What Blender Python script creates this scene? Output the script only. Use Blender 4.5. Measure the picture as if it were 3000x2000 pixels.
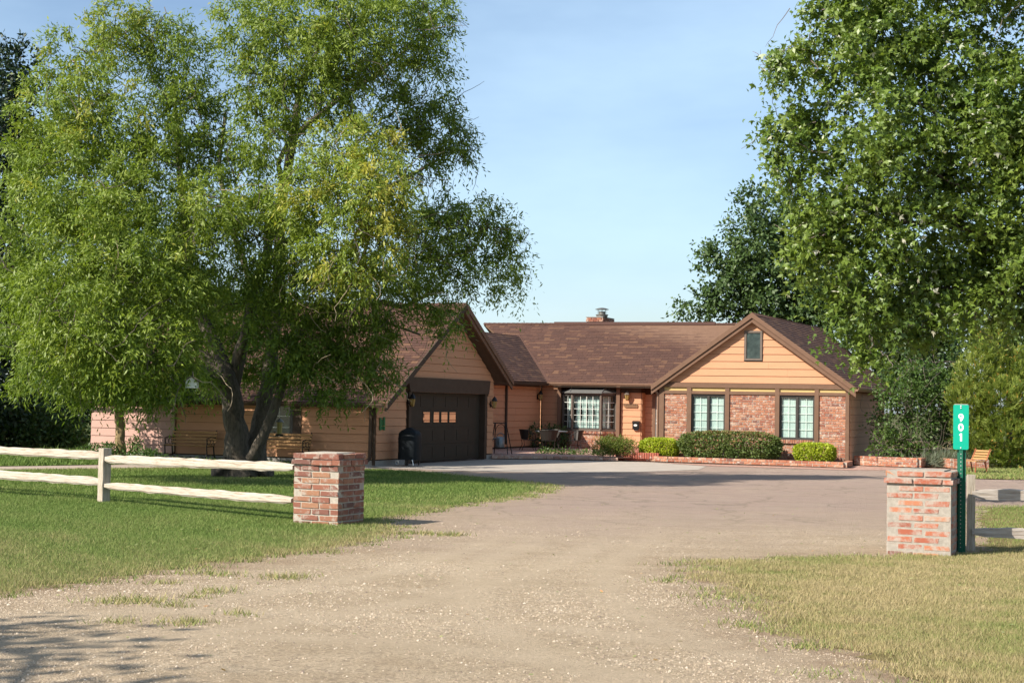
import bpy, bmesh, math, random
import numpy as np
from math import radians, sin, cos, pi
from mathutils import Vector, Matrix
from mathutils.geometry import tessellate_polygon

R = random.Random(7)
RNG = np.random.default_rng(11)
SC = bpy.context.scene
for o in list(bpy.data.objects): bpy.data.objects.remove(o)

# ------------------------------------------------------------------ camera, sky, sun, exposure
FPX = 4400.0; EYE = 1.8; PITCH = math.atan(185 / FPX); ROLL = 0.018
cam_d = bpy.data.cameras.new("camera"); cam = bpy.data.objects.new("camera", cam_d)
SC.collection.objects.link(cam); SC.camera = cam
CAMR = Matrix.Rotation(pi / 2 + PITCH, 3, 'X') @ Matrix.Rotation(ROLL, 3, 'Z')
cam.matrix_world = Matrix.Translation((0, 0, EYE)) @ CAMR.to_4x4()
cam_d.sensor_fit = 'HORIZONTAL'; cam_d.sensor_width = 36; cam_d.lens = FPX / 3000 * 36
cam_d.clip_start = 0.2; cam_d.clip_end = 2000

SUN_EL = radians(38); SUN_H = Vector((-0.848, -0.53, 0)).normalized()
SUN_V = Vector((SUN_H.x * cos(SUN_EL), SUN_H.y * cos(SUN_EL), sin(SUN_EL)))
world = bpy.data.worlds.new("World"); SC.world = world; world.use_nodes = True
wn = world.node_tree; wn.nodes.clear()
sky = wn.nodes.new("ShaderNodeTexSky"); sky.sky_type = 'NISHITA'; sky.sun_disc = False
sky.sun_elevation = SUN_EL; sky.sun_rotation = math.atan2(SUN_H.x, SUN_H.y) % (2 * pi)
sky.air_density = 1.0; sky.dust_density = 1.3; sky.ozone_density = 2.4; sky.altitude = 300
bg = wn.nodes.new("ShaderNodeBackground"); bg.inputs[1].default_value = 0.092
wo = wn.nodes.new("ShaderNodeOutputWorld")
wtc = wn.nodes.new("ShaderNodeTexCoord"); wmp = wn.nodes.new("ShaderNodeMapping"); wmp.inputs["Scale"].default_value = (1.0, 1.0, 3.2); wmp.inputs["Rotation"].default_value = (0.0, 0.25, 0.4)
wns = wn.nodes.new("ShaderNodeTexNoise"); wns.inputs["Scale"].default_value = 2.1; wns.inputs["Detail"].default_value = 6; wns.inputs["Roughness"].default_value = 0.55
wrp = wn.nodes.new("ShaderNodeValToRGB"); wrp.color_ramp.elements[0].position = 0.33; wrp.color_ramp.elements[0].color = (0.0, 0.0, 0.0, 1); wrp.color_ramp.elements[1].position = 0.68; wrp.color_ramp.elements[1].color = (0.42, 0.42, 0.42, 1)
wmx = wn.nodes.new("ShaderNodeMix"); wmx.data_type = 'RGBA'; wmx.inputs[7].default_value = (5.6, 7.4, 8.8, 1)          # thin high cloud over the clear sky
wn.links.new(wtc.outputs["Generated"], wmp.inputs[0]); wn.links.new(wmp.outputs[0], wns.inputs[0]); wn.links.new(wns.outputs[0], wrp.inputs[0])
wn.links.new(wrp.outputs[0], wmx.inputs[0]); wn.links.new(sky.outputs[0], wmx.inputs[6]); wn.links.new(wmx.outputs[2], bg.inputs[0]); wn.links.new(bg.outputs[0], wo.inputs[0])
sun_d = bpy.data.lights.new("sun", 'SUN'); sun_d.energy = 5.0; sun_d.angle = radians(0.53); sun_d.color = (1.0, 0.93, 0.82)
sun = bpy.data.objects.new("sun", sun_d); SC.collection.objects.link(sun)
sun.rotation_euler = (-SUN_V).to_track_quat('-Z', 'Y').to_euler()
SC.view_settings.view_transform = 'Standard'; SC.view_settings.look = 'None'
SC.view_settings.exposure = 0.86; SC.view_settings.gamma = 1.0; SC.view_settings.use_curve_mapping = False
SC.cycles.max_bounces = 8; SC.cycles.transparent_max_bounces = 12

# ------------------------------------------------------------------ measuring helpers
def ray(px, py):
    return CAMR @ Vector(((px - 1500) / FPX, -(py - 1000) / FPX, -1.0))
def at(px, py, dist):                       # point seen in the photo at a known distance
    d = ray(px, py); return Vector((0, 0, EYE)) + d * (dist / d.y)
def gr(px, py, z=0.0):                      # point of the photo standing on the ground
    d = ray(px, py); return Vector((0, 0, EYE)) + d * ((z - EYE) / d.z)

# ------------------------------------------------------------------ materials
def mat(name):
    m = bpy.data.materials.new(name); m.use_nodes = True
    nt = m.node_tree; p = nt.nodes["Principled BSDF"]
    p.inputs["Specular IOR Level"].default_value = 0.25
    return m, nt, p
def nd(nt, t, ins=None, **kw):
    n = nt.nodes.new(t)
    for k, v in kw.items(): setattr(n, k, v)
    for k, v in (ins or {}).items():
        if hasattr(v, "links") or isinstance(v, bpy.types.NodeSocket): nt.links.new(v, n.inputs[k])
        else: n.inputs[k].default_value = v
    return n
def c4(c): return (c[0], c[1], c[2], 1.0)
def ramp(nt, fac, stops, interp='LINEAR'):
    r = nt.nodes.new("ShaderNodeValToRGB"); r.color_ramp.interpolation = interp
    e = r.color_ramp.elements
    while len(e) < len(stops): e.new(0.5)
    for el, (p, c) in zip(e, stops): el.position = p; el.color = c4(c) if len(c) == 3 else c
    nt.links.new(fac, r.inputs[0]); return r.outputs[0]
def noise(nt, scale, detail=4, rough=0.6, vec=None, stretch=None, dims='Object'):
    tc = nt.nodes.new("ShaderNodeTexCoord"); src = tc.outputs[dims] if vec is None else vec
    if stretch:
        mp = nd(nt, "ShaderNodeMapping", {"Vector": src}); mp.inputs["Scale"].default_value = stretch; src = mp.outputs[0]
    return nd(nt, "ShaderNodeTexNoise", {"Vector": src, "Scale": scale, "Detail": detail, "Roughness": rough}).outputs[0]
def mixc(nt, fac, a, b, mode='MIX'):
    n = nt.nodes.new("ShaderNodeMix"); n.data_type = 'RGBA'; n.blend_type = mode
    for k, v in ((0, fac), (6, a), (7, b)):
        if isinstance(v, bpy.types.NodeSocket): nt.links.new(v, n.inputs[k])
        else: n.inputs[k].default_value = v if k == 0 else c4(v)
    return n.outputs[2]
def mth(nt, op, a, b=0.0, clamp=False):
    n = nt.nodes.new("ShaderNodeMath"); n.operation = op; n.use_clamp = clamp
    for k, v in ((0, a), (1, b)):
        if isinstance(v, bpy.types.NodeSocket): nt.links.new(v, n.inputs[k])
        else: n.inputs[k].default_value = v
    return n.outputs[0]
def bump(nt, p, h, strength=0.3, dist=0.01):
    b = nd(nt, "ShaderNodeBump", {"Height": h, "Strength": strength, "Distance": dist})
    nt.links.new(b.outputs[0], p.inputs["Normal"])
def rnd(nt):                                 # a value that differs from piece to piece
    oi = nt.nodes.new("ShaderNodeObjectInfo"); g = nt.nodes.new("ShaderNodeNewGeometry")
    return mth(nt, 'FRACT', mth(nt, 'ADD', oi.outputs["Random"], g.outputs["Random Per Island"]))
def tint(nt):
    return nd(nt, "ShaderNodeAttribute", attribute_name="tint").outputs["Fac"]

def painted(name, col, var=0.12, rough=0.6, scale=6, grain=(1, 1, 1), bs=0.25):
    m, nt, p = mat(name)
    n = noise(nt, scale, 5, 0.65, stretch=grain)
    lo = tuple(c * (1 - var) for c in col); hi = tuple(min(1, c * (1 + var)) for c in col)
    base = ramp(nt, n, [(0.3, lo), (0.7, hi)])
    base = mixc(nt, mth(nt, 'MULTIPLY', rnd(nt), 0.16), base, tuple(c * 0.8 for c in col))
    nt.links.new(base, p.inputs["Base Color"]); p.inputs["Roughness"].default_value = rough
    p.inputs['Specular IOR Level'].default_value = 0.06
    bump(nt, p, noise(nt, scale * 9, 4, 0.7, stretch=grain), bs, 0.004)
    return m
def plain(name, col, rough=0.5, metal=0.0, var=0.1, scale=14):
    m, nt, p = mat(name)
    base = ramp(nt, noise(nt, scale), [(0.3, tuple(c * (1 - var) for c in col)), (0.7, tuple(min(1, c * (1 + var)) for c in col))])
    nt.links.new(base, p.inputs["Base Color"]); p.inputs["Roughness"].default_value = rough; p.inputs["Metallic"].default_value = metal
    return m
def brickmat(name, stops, smear=0.0, smearcol=(0.55, 0.5, 0.43)):
    m, nt, p = mat(name)
    base = ramp(nt, rnd(nt), stops)
    g = noise(nt, 30, 5, 0.7, dims='Object')
    base = mixc(nt, ramp(nt, g, [(0.35, (0, 0, 0)), (0.75, (0.5, 0.5, 0.5))]), base, (0.16, 0.07, 0.05))
    geo = nt.nodes.new("ShaderNodeNewGeometry")
    w = noise(nt, 9, 6, 0.7, vec=geo.outputs["Position"])
    base = mixc(nt, ramp(nt, w, [(0.55 - smear, (0, 0, 0)), (0.7 - smear * 0.6, (0.85, 0.85, 0.85))]), base, smearcol)
    nt.links.new(base, p.inputs["Base Color"]); p.inputs["Roughness"].default_value = 0.9
    bump(nt, p, noise(nt, 60, 5, 0.7, vec=geo.outputs["Position"]), 0.6, 0.006)
    return m
def leafmat(name, dark, mid, light, tip=None, trans=0.32, rough=0.5, spec=0.35):
    m, nt, p = mat(name)
    st = [(0.0, dark), (0.45, mid), (0.86, light)]
    if tip: st += [(0.9, light), (1.0, tip)]
    base = ramp(nt, tint(nt), st)
    isl = nt.nodes.new("ShaderNodeNewGeometry").outputs["Random Per Island"]
    base = mixc(nt, mth(nt, 'MULTIPLY', isl, 0.35), base, tuple(c * 0.65 for c in mid))
    nt.links.new(base, p.inputs["Base Color"]); p.inputs["Roughness"].default_value = rough
    p.inputs["Specular IOR Level"].default_value = spec
    tr = nt.nodes.new("ShaderNodeBsdfTranslucent")
    nt.links.new(mixc(nt, 1.0, base, (1.25, 1.3, 0.7), 'MULTIPLY'), tr.inputs[0])
    mx = nd(nt, "ShaderNodeMixShader", {0: trans, 1: p.outputs[0], 2: tr.outputs[0]})
    nt.links.new(mx.outputs[0], nt.nodes["Material Output"].inputs[0])
    return m
def barkmat(name, a, b, stretch=(6, 6, 1.2)):
    m, nt, p = mat(name)
    n = noise(nt, 3.0, 7, 0.75, stretch=stretch)
    base = ramp(nt, n, [(0.32, a), (0.62, b)])
    base = mixc(nt, ramp(nt, noise(nt, 1.3, 4), [(0.5, (0, 0, 0)), (0.75, (0.4, 0.4, 0.4))]), base, tuple(min(1, c * 1.5) for c in b))
    nt.links.new(base, p.inputs["Base Color"]); p.inputs["Roughness"].default_value = 0.95
    bump(nt, p, n, 1.0, 0.05)
    return m

M = {}
M['orange'] = painted("peach_siding_paint", (0.50, 0.262, 0.150), 0.05, 0.6, 3, (1, 1, 5))
M['pink'] = painted("pink_siding_paint", (0.47, 0.29, 0.24), 0.05, 0.6, 3, (1, 1, 5))
M['yellow'] = painted("yellow_strip_paint", (0.50, 0.36, 0.16), 0.05)
M['trim'] = painted("brown_trim_paint", (0.165, 0.098, 0.066), 0.1, 0.6, 4)
M['darktrim'] = painted("dark_brown_paint", (0.075, 0.052, 0.038), 0.1, 0.6, 4)
M['sheath'] = plain("sheathing_shadow_gap", (0.05, 0.025, 0.014), 0.95)
M['mortar'] = painted("mortar", (0.37, 0.325, 0.27), 0.18, 0.95, 25, bs=0.7)
M['mortarw'] = painted("smeared_mortar", (0.32, 0.285, 0.24), 0.2, 0.95, 18, bs=0.9)
M['brick'] = brickmat("house_brick", [(0.0, (0.15, 0.07, 0.058)), (0.1, (0.28, 0.10, 0.062)), (0.45, (0.37, 0.145, 0.082)), (0.8, (0.43, 0.19, 0.105)), (1.0, (0.46, 0.27, 0.18))], 0.03)
M['brickp'] = brickmat("pillar_brick", [(0.0, (0.12, 0.065, 0.055)), (0.25, (0.21, 0.085, 0.06)), (0.6, (0.26, 0.105, 0.068)), (1.0, (0.32, 0.165, 0.095))], 0.04, (0.36, 0.31, 0.26))
M['bricks'] = brickmat("smeared_brick", [(0.0, (0.16, 0.07, 0.055)), (0.3, (0.33, 0.095, 0.055)), (0.7, (0.42, 0.135, 0.07)), (1.0, (0.46, 0.21, 0.11))], 0.14, (0.36, 0.32, 0.27))
M['stoop'] = brickmat("stoop_brick", [(0.0, (0.34, 0.09, 0.06)), (1.0, (0.44, 0.14, 0.09))])
M['paver'] = brickmat("patio_brick", [(0.0, (0.36, 0.2, 0.15)), (0.5, (0.44, 0.27, 0.2)), (1.0, (0.5, 0.33, 0.25))], 0.03)
M['garage'] = painted("dark_garage_paint", (0.052, 0.042, 0.032), 0.08, 0.55, 4)
M['grey'] = painted("grey_door_paint", (0.30, 0.28, 0.245), 0.06, 0.45)
M['sash'] = plain("dark_window_frame", (0.055, 0.05, 0.045), 0.45)
M['bayframe'] = plain("weathered_bay_frame", (0.135, 0.105, 0.085), 0.55)
M['baymetal'] = plain("bay_roof_metal", (0.16, 0.155, 0.145), 0.4, 0.3)
M['white'] = plain("white_muntin_paint", (0.74, 0.74, 0.68), 0.5)
M['gutter'] = plain("brown_gutter_paint", (0.21, 0.125, 0.085), 0.35)
M['tan'] = plain("tan_downspout_paint", (0.33, 0.24, 0.155), 0.4)
M['concrete'] = painted("foundation_concrete", (0.30, 0.28, 0.255), 0.15, 0.9, 8)
M['black'] = plain("black_metal", (0.015, 0.015, 0.016), 0.4, 0.2)
M['iron'] = plain("dark_iron", (0.03, 0.026, 0.023), 0.5, 0.4)
M['cover'] = painted("black_vinyl_cover", (0.014, 0.017, 0.02), 0.2, 0.5, 9)
M['silver'] = plain("galvanized_metal", (0.55, 0.55, 0.53), 0.35, 0.8)
M['flue'] = plain("flue_metal", (0.22, 0.205, 0.18), 0.4, 0.7)
M['brass'] = plain("aged_brass", (0.30, 0.19, 0.07), 0.4, 0.8)
M['slat'] = painted("varnished_slat", (0.36, 0.2, 0.085), 0.2, 0.5, 7, (1, 8, 8))
M['rust'] = plain("rusty_metal", (0.30, 0.10, 0.05), 0.85, 0.2, 0.35)
M['feeder'] = plain("yellowed_plastic", (0.32, 0.27, 0.08), 0.3)
M['birdhouse'] = plain("white_birdhouse_paint", (0.62, 0.63, 0.58), 0.6)
M['signgreen'] = plain("green_sign_sheeting", (0.0, 0.29, 0.19), 0.35, 0, 0.03)
M['postgreen'] = plain("green_post_paint", (0.012, 0.10, 0.06), 0.4, 0.1)
M['signwhite'] = plain("white_reflective_digit", (0.85, 0.86, 0.85), 0.4)
M['greenpaint'] = plain("green_paint", (0.02, 0.13, 0.04), 0.5)
M['plaque'] = painted("weathered_plaque_wood", (0.20, 0.115, 0.065), 0.3, 0.8, 12, (1, 4, 4))
M['plaqued'] = plain("dark_carving", (0.05, 0.03, 0.02), 0.8)
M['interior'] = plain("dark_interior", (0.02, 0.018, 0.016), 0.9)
M['soil'] = painted("bed_soil", (0.12, 0.075, 0.045), 0.35, 1.0, 6)
M['siltmetal'] = plain("grey_can_metal", (0.22, 0.24, 0.25), 0.4, 0.5)

m, nt, p = mat("old_fence_wood")                                    # sun-bleached split rails
n = noise(nt, 3, 6, 0.7, stretch=(0.9, 0.9, 13))
nt.links.new(ramp(nt, n, [(0.32, (0.22, 0.155, 0.10)), (0.42, (0.38, 0.315, 0.245)), (0.58, (0.47, 0.42, 0.35))]), p.inputs["Base Color"])
p.inputs["Roughness"].default_value = 0.9; bump(nt, p, n, 0.8, 0.02); M['rail'] = m
m, nt, p = mat("grey_post_wood")
n = noise(nt, 4, 6, 0.7, stretch=(14, 14, 1))
nt.links.new(ramp(nt, n, [(0.3, (0.24, 0.19, 0.135)), (0.55, (0.42, 0.36, 0.285)), (0.75, (0.5, 0.46, 0.39))]), p.inputs["Base Color"])
p.inputs["Roughness"].default_value = 0.95; bump(nt, p, n, 0.8, 0.02); M['post'] = m
m, nt, p = mat("grey_rail_wood")
n = noise(nt, 3, 6, 0.7, stretch=(0.9, 0.9, 13))
nt.links.new(ramp(nt, n, [(0.3, (0.26, 0.21, 0.165)), (0.55, (0.44, 0.385, 0.33)), (0.75, (0.55, 0.51, 0.45))]), p.inputs["Base Color"])
p.inputs["Roughness"].default_value = 0.95; bump(nt, p, n, 0.8, 0.02); M['railgrey'] = m

m, nt, p = mat("asphalt_shingle")
t = tint(nt)
base = ramp(nt, t, [(0.0, (0.070, 0.034, 0.025)), (0.4, (0.084, 0.041, 0.029)), (0.7, (0.098, 0.047, 0.032)), (0.85, (0.110, 0.054, 0.035)), (1.0, (0.15, 0.078, 0.045))])
geo = nt.nodes.new("ShaderNodeNewGeometry")
g = noise(nt, 220, 3, 0.8, vec=geo.outputs["Position"])
base = mixc(nt, ramp(nt, g, [(0.35, (0.35, 0.35, 0.35)), (0.65, (0, 0, 0))]), base, (0.06, 0.04, 0.035))
nt.links.new(base, p.inputs["Base Color"]); p.inputs["Roughness"].default_value = 0.95
bump(nt, p, g, 0.5, 0.004); M['shingle'] = m

m, nt, p = mat("window_glass")                                      # thin pane: mostly clear, a mirror at a slant
tr = nt.nodes.new("ShaderNodeBsdfTransparent"); tr.inputs[0].default_value = (0.93, 0.98, 0.965, 1)
gl = nt.nodes.new("ShaderNodeBsdfGlossy"); gl.inputs["Roughness"].default_value = 0.02
geo = nt.nodes.new("ShaderNodeNewGeometry")
dt = nd(nt, "ShaderNodeVectorMath", {0: geo.outputs["Normal"], 1: geo.outputs["Incoming"]}, operation='DOT_PRODUCT')
sch = mth(nt, 'POWER', mth(nt, 'SUBTRACT', 1.0, mth(nt, 'ABSOLUTE', dt.outputs["Value"])), 5.0)
mx = nd(nt, "ShaderNodeMixShader", {0: mth(nt, 'ADD', mth(nt, 'MULTIPLY', sch, 0.9), 0.05), 1: tr.outputs[0], 2: gl.outputs[0]})
nt.links.new(mx.outputs[0], nt.nodes["Material Output"].inputs[0]); M['glass'] = m
m, nt, p = mat("dark_mirror_glass")
p.inputs["Base Color"].default_value = (0.02, 0.02, 0.02, 1); p.inputs["Roughness"].default_value = 0.03
gl = nt.nodes.new("ShaderNodeBsdfGlossy"); gl.inputs["Roughness"].default_value = 0.02
mx = nd(nt, "ShaderNodeMixShader", {0: 0.55, 1: p.outputs[0], 2: gl.outputs[0]})
nt.links.new(mx.outputs[0], nt.nodes["Material Output"].inputs[0]); M['mirror'] = m
m, nt, p = mat("gable_glass")
nt.links.new(ramp(nt, noise(nt, 4, 4), [(0.3, (0.02, 0.03, 0.03)), (0.7, (0.06, 0.085, 0.08))]), p.inputs["Base Color"])
p.inputs["Roughness"].default_value = 0.15; p.inputs["Specular IOR Level"].default_value = 0.6; M['darkglass'] = m
m, nt, p = mat("pale_curtain")
n = noise(nt, 3, 3, 0.5, stretch=(22, 22, 0.8))
nt.links.new(ramp(nt, n, [(0.3, (0.34, 0.43, 0.40)), (0.7, (0.50, 0.58, 0.55))]), p.inputs["Base Color"]); p.inputs["Roughness"].default_value = 0.9
p.inputs["Emission Strength"].default_value = 0.0
bump(nt, p, n, 0.6, 0.02); M['curtain'] = m
m, nt, p = mat("lantern_glass")
p.inputs["Base Color"].default_value = (0.5, 0.36, 0.12, 1); p.inputs["Transmission Weight"].default_value = 0.5; p.inputs["Roughness"].default_value = 0.15; M['lampglass'] = m

# ---- ground materials
def sepxyz(nt):
    geo = nt.nodes.new("ShaderNodeNewGeometry"); s = nd(nt, "ShaderNodeSeparateXYZ", {0: geo.outputs["Position"]})
    return geo.outputs["Position"], s.outputs
m, nt, p = mat("driveway_gravel_and_paving")
P, xyz = sepxyz(nt)
big = noise(nt, 0.35, 5, 0.6, vec=P); mid = noise(nt, 2.2, 6, 0.7, vec=P); fine = noise(nt, 38, 5, 0.8, vec=P); vf = noise(nt, 130, 3, 0.8, vec=P)
streak = noise(nt, 0.9, 5, 0.6, vec=P, stretch=(0.5, 1.4, 1))
gcol = ramp(nt, mid, [(0.25, (0.46, 0.35, 0.235)), (0.5, (0.565, 0.445, 0.31)), (0.78, (0.64, 0.52, 0.375))])
vst = nt.nodes.new("ShaderNodeTexVoronoi"); vst.inputs["Scale"].default_value = 62.0; nt.links.new(P, vst.inputs["Vector"])
vst2 = nt.nodes.new("ShaderNodeTexVoronoi"); vst2.inputs["Scale"].default_value = 24.0; nt.links.new(P, vst2.inputs["Vector"])
sv = nd(nt, "ShaderNodeSeparateColor", {0: vst.outputs["Color"]}).outputs[0]; sv2 = nd(nt, "ShaderNodeSeparateColor", {0: vst2.outputs["Color"]}).outputs[1]
gcol = mixc(nt, 0.62, gcol, mixc(nt, ramp(nt, sv, [(0.0, (0.28, 0.28, 0.28)), (0.35, (0.62, 0.62, 0.62)), (0.75, (1, 1, 1)), (1.0, (1.5, 1.45, 1.4))]), (0, 0, 0), gcol, 'MULTIPLY') if False else mixc(nt, 1.0, gcol, ramp(nt, sv, [(0.0, (0.55, 0.53, 0.51)), (0.3, (0.88, 0.87, 0.86)), (0.75, (1.1, 1.1, 1.1)), (1.0, (1.38, 1.36, 1.33))]), 'MULTIPLY'))
gcol = mixc(nt, ramp(nt, sv2, [(0.80, (0, 0, 0)), (0.9, (0.45, 0.45, 0.45))]), gcol, (0.27, 0.21, 0.155))
gcol = mixc(nt, ramp(nt, streak, [(0.38, (0.45, 0.45, 0.45)), (0.6, (0, 0, 0))]), gcol, (0.385, 0.29, 0.185))
gcol = mixc(nt, ramp(nt, fine, [(0.36, (0.75, 0.75, 0.75)), (0.5, (0, 0, 0))]), gcol, (0.27, 0.20, 0.135))
gcol = mixc(nt, ramp(nt, vf, [(0.6, (0, 0, 0)), (0.72, (0.6, 0.6, 0.6))]), gcol, (0.60, 0.51, 0.40))
pcol = ramp(nt, mid, [(0.3, (0.36, 0.265, 0.21)), (0.7, (0.455, 0.335, 0.265))])
pcol = mixc(nt, ramp(nt, streak, [(0.42, (0.5, 0.5, 0.5)), (0.6, (0, 0, 0))]), pcol, (0.37, 0.28, 0.235))
pcol = mixc(nt, ramp(nt, vf, [(0.35, (0.5, 0.5, 0.5)), (0.6, (0, 0, 0))]), pcol, (0.31, 0.235, 0.20))
pcol = mixc(nt, ramp(nt, noise(nt, 0.8, 5, 0.7, vec=P), [(0.5, (0, 0, 0)), (0.72, (0.55, 0.55, 0.55))]), pcol, (0.42, 0.335, 0.25))
edge = mth(nt, 'ADD', xyz[1], mth(nt, 'MULTIPLY', mth(nt, 'SUBTRACT', big, 0.5), 9.0))
edge = mth(nt, 'ADD', edge, mth(nt, 'MULTIPLY', mth(nt, 'SUBTRACT', mid, 0.5), 4.0))
edge = mth(nt, 'ADD', edge, mth(nt, 'MULTIPLY', xyz[0], -0.12))
f = mth(nt, 'DIVIDE', mth(nt, 'SUBTRACT', edge, 17.6), 10.0, True)
at_s = nd(nt, "ShaderNodeAttribute", attribute_name="soil").outputs["Fac"]; at_t = nd(nt, "ShaderNodeAttribute", attribute_name="track").outputs["Fac"]
soil_f = mth(nt, 'MULTIPLY', at_s, ramp(nt, noise(nt, 3.5, 6, 0.7, vec=P), [(0.35, (0.15, 0.15, 0.15)), (0.6, (1, 1, 1))]), True)
gcol = mixc(nt, mth(nt, 'MULTIPLY', at_t, 0.55), gcol, (0.56, 0.445, 0.315))
gcol = mixc(nt, mth(nt, 'MULTIPLY', soil_f, 0.85), gcol, mixc(nt, fine, (0.20, 0.125, 0.075), (0.42, 0.30, 0.20)))
pcol = mixc(nt, mth(nt, 'MULTIPLY', soil_f, 0.6), pcol, (0.40, 0.30, 0.18))
vor = nt.nodes.new("ShaderNodeTexVoronoi"); vor.feature = 'DISTANCE_TO_EDGE'; vor.inputs["Scale"].default_value = 0.42
wv = nd(nt, "ShaderNodeVectorMath", {0: P, 1: nd(nt, "ShaderNodeTexNoise", {"Vector": P, "Scale": 1.2, "Detail": 4}).outputs[1]}, operation='ADD'); nt.links.new(wv.outputs[0], vor.inputs["Vector"])
pcol = mixc(nt, ramp(nt, vor.outputs["Distance"], [(0.0, (0.7, 0.7, 0.7)), (0.022, (0, 0, 0))]), pcol, (0.23, 0.185, 0.14))
nt.links.new(mixc(nt, f, gcol, pcol), p.inputs["Base Color"]); p.inputs["Roughness"].default_value = 0.97
p.inputs["Specular IOR Level"].default_value = 0.1
bump(nt, p, mth(nt, 'ADD', fine, mth(nt, 'MULTIPLY', vf, 0.5)), 0.9, 0.05); M['drive'] = m
m, nt, p = mat("pebble_stone")
nt.links.new(ramp(nt, tint(nt), [(0.0, (0.20, 0.155, 0.12)), (0.35, (0.33, 0.255, 0.18)), (0.75, (0.44, 0.35, 0.25)), (1.0, (0.54, 0.46, 0.36))]), p.inputs["Base Color"]); p.inputs["Roughness"].default_value = 0.9; M['pebble'] = m
def lawnmat(name, a, b, c):
    m, nt, p = mat(name); P, xyz = sepxyz(nt)
    base = ramp(nt, noise(nt, 1.1, 6, 0.7, vec=P), [(0.3, a), (0.5, b), (0.72, c)])
    base = mixc(nt, ramp(nt, noise(nt, 40, 4, 0.8, vec=P), [(0.4, (0.6, 0.6, 0.6)), (0.6, (0, 0, 0))]), base, tuple(v * 0.45 for v in a))
    nt.links.new(base, p.inputs["Base Color"]); p.inputs["Roughness"].default_value = 1.0; p.inputs["Specular IOR Level"].default_value = 0.05
    bump(nt, p, noise(nt, 55, 4, 0.8, vec=P), 0.8, 0.04); return m
M['lawn'] = lawnmat("green_lawn_ground", (0.08, 0.12, 0.025), (0.10, 0.155, 0.03), (0.16, 0.17, 0.05))
M['drylawn'] = lawnmat("dry_lawn_ground", (0.19, 0.15, 0.06), (0.25, 0.20, 0.09), (0.33, 0.26, 0.125))
M['field'] = lawnmat("field_ground", (0.06, 0.08, 0.025), (0.09, 0.11, 0.035), (0.14, 0.12, 0.06))
def blademat(name, stops):
    m, nt, p = mat(name)
    base = ramp(nt, tint(nt), stops); nt.links.new(base, p.inputs["Base Color"]); p.inputs["Roughness"].default_value = 0.65
    p.inputs["Specular IOR Level"].default_value = 0.2
    tr = nt.nodes.new("ShaderNodeBsdfTranslucent"); nt.links.new(base, tr.inputs[0])
    mx = nd(nt, "ShaderNodeMixShader", {0: 0.3, 1: p.outputs[0], 2: tr.outputs[0]})
    nt.links.new(mx.outputs[0], nt.nodes["Material Output"].inputs[0]); return m
M['blade'] = blademat("grass_blade", [(0.0, (0.085, 0.15, 0.03)), (0.35, (0.155, 0.225, 0.05)), (0.6, (0.235, 0.27, 0.085)), (0.8, (0.33, 0.29, 0.125)), (1.0, (0.44, 0.355, 0.19))])
m, nt, p = mat("concrete_slab"); P, xyz = sepxyz(nt)
nt.links.new(ramp(nt, noise(nt, 1.3, 7, 0.7, vec=P), [(0.3, (0.31, 0.265, 0.22)), (0.7, (0.40, 0.345, 0.29))]), p.inputs["Base Color"]); p.inputs["Roughness"].default_value = 0.95
bump(nt, p, noise(nt, 70, 4, 0.8, vec=P), 0.4, 0.01); M['slab'] = m
m, nt, p = mat("path_paving"); P, xyz = sepxyz(nt)
nt.links.new(ramp(nt, noise(nt, 2.3, 6, 0.7, vec=P), [(0.3, (0.29, 0.23, 0.19)), (0.7, (0.39, 0.31, 0.25))]), p.inputs["Base Color"]); p.inputs["Roughness"].default_value = 0.95; M['path'] = m

# ---- foliage and bark
M['willow'] = leafmat("willow_leaf", (0.08, 0.135, 0.018), (0.165, 0.235, 0.03), (0.265, 0.325, 0.05), (0.44, 0.39, 0.065), 0.38)
M['maple'] = leafmat("maple_leaf", (0.06, 0.105, 0.018), (0.125, 0.195, 0.03), (0.20, 0.265, 0.045), (0.55, 0.52, 0.42), 0.36, 0.42, 0.5)
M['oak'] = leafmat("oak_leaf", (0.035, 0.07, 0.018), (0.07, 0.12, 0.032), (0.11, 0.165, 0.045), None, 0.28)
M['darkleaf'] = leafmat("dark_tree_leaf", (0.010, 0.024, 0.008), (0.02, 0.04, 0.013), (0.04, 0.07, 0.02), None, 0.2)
M['arbor'] = leafmat("arborvitae_spray", (0.085, 0.14, 0.024), (0.165, 0.225, 0.04), (0.26, 0.30, 0.06), (0.5, 0.30, 0.07), 0.36)
M['lime'] = leafmat("lime_shrub_leaf", (0.17, 0.23, 0.02), (0.33, 0.40, 0.03), (0.47, 0.52, 0.05), None, 0.35)
M['hedge'] = leafmat("hedge_leaf", (0.055, 0.095, 0.022), (0.11, 0.16, 0.04), (0.17, 0.20, 0.055), (0.24, 0.15, 0.07), 0.25)
M['yew'] = leafmat("yew_leaf", (0.06, 0.095, 0.018), (0.12, 0.16, 0.025), (0.19, 0.215, 0.035), (0.23, 0.17, 0.05), 0.25)
M['bush'] = leafmat("bush_leaf", (0.035, 0.075, 0.018), (0.075, 0.135, 0.028), (0.12, 0.185, 0.04), (0.25, 0.24, 0.06), 0.3)
M['sage'] = leafmat("grey_green_leaf", (0.10, 0.125, 0.085), (0.155, 0.185, 0.12), (0.22, 0.24, 0.17), None, 0.2)
M['weed'] = leafmat("weed_leaf", (0.05, 0.10, 0.025), (0.09, 0.16, 0.04), (0.15, 0.21, 0.07), (0.16, 0.07, 0.07), 0.3)
M['iris'] = leafmat("strap_leaf", (0.13, 0.18, 0.05), (0.24, 0.28, 0.10), (0.40, 0.38, 0.18), (0.46, 0.25, 0.12), 0.3)
M['wbark'] = barkmat("willow_bark", (0.045, 0.036, 0.028), (0.145, 0.12, 0.092))
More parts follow.
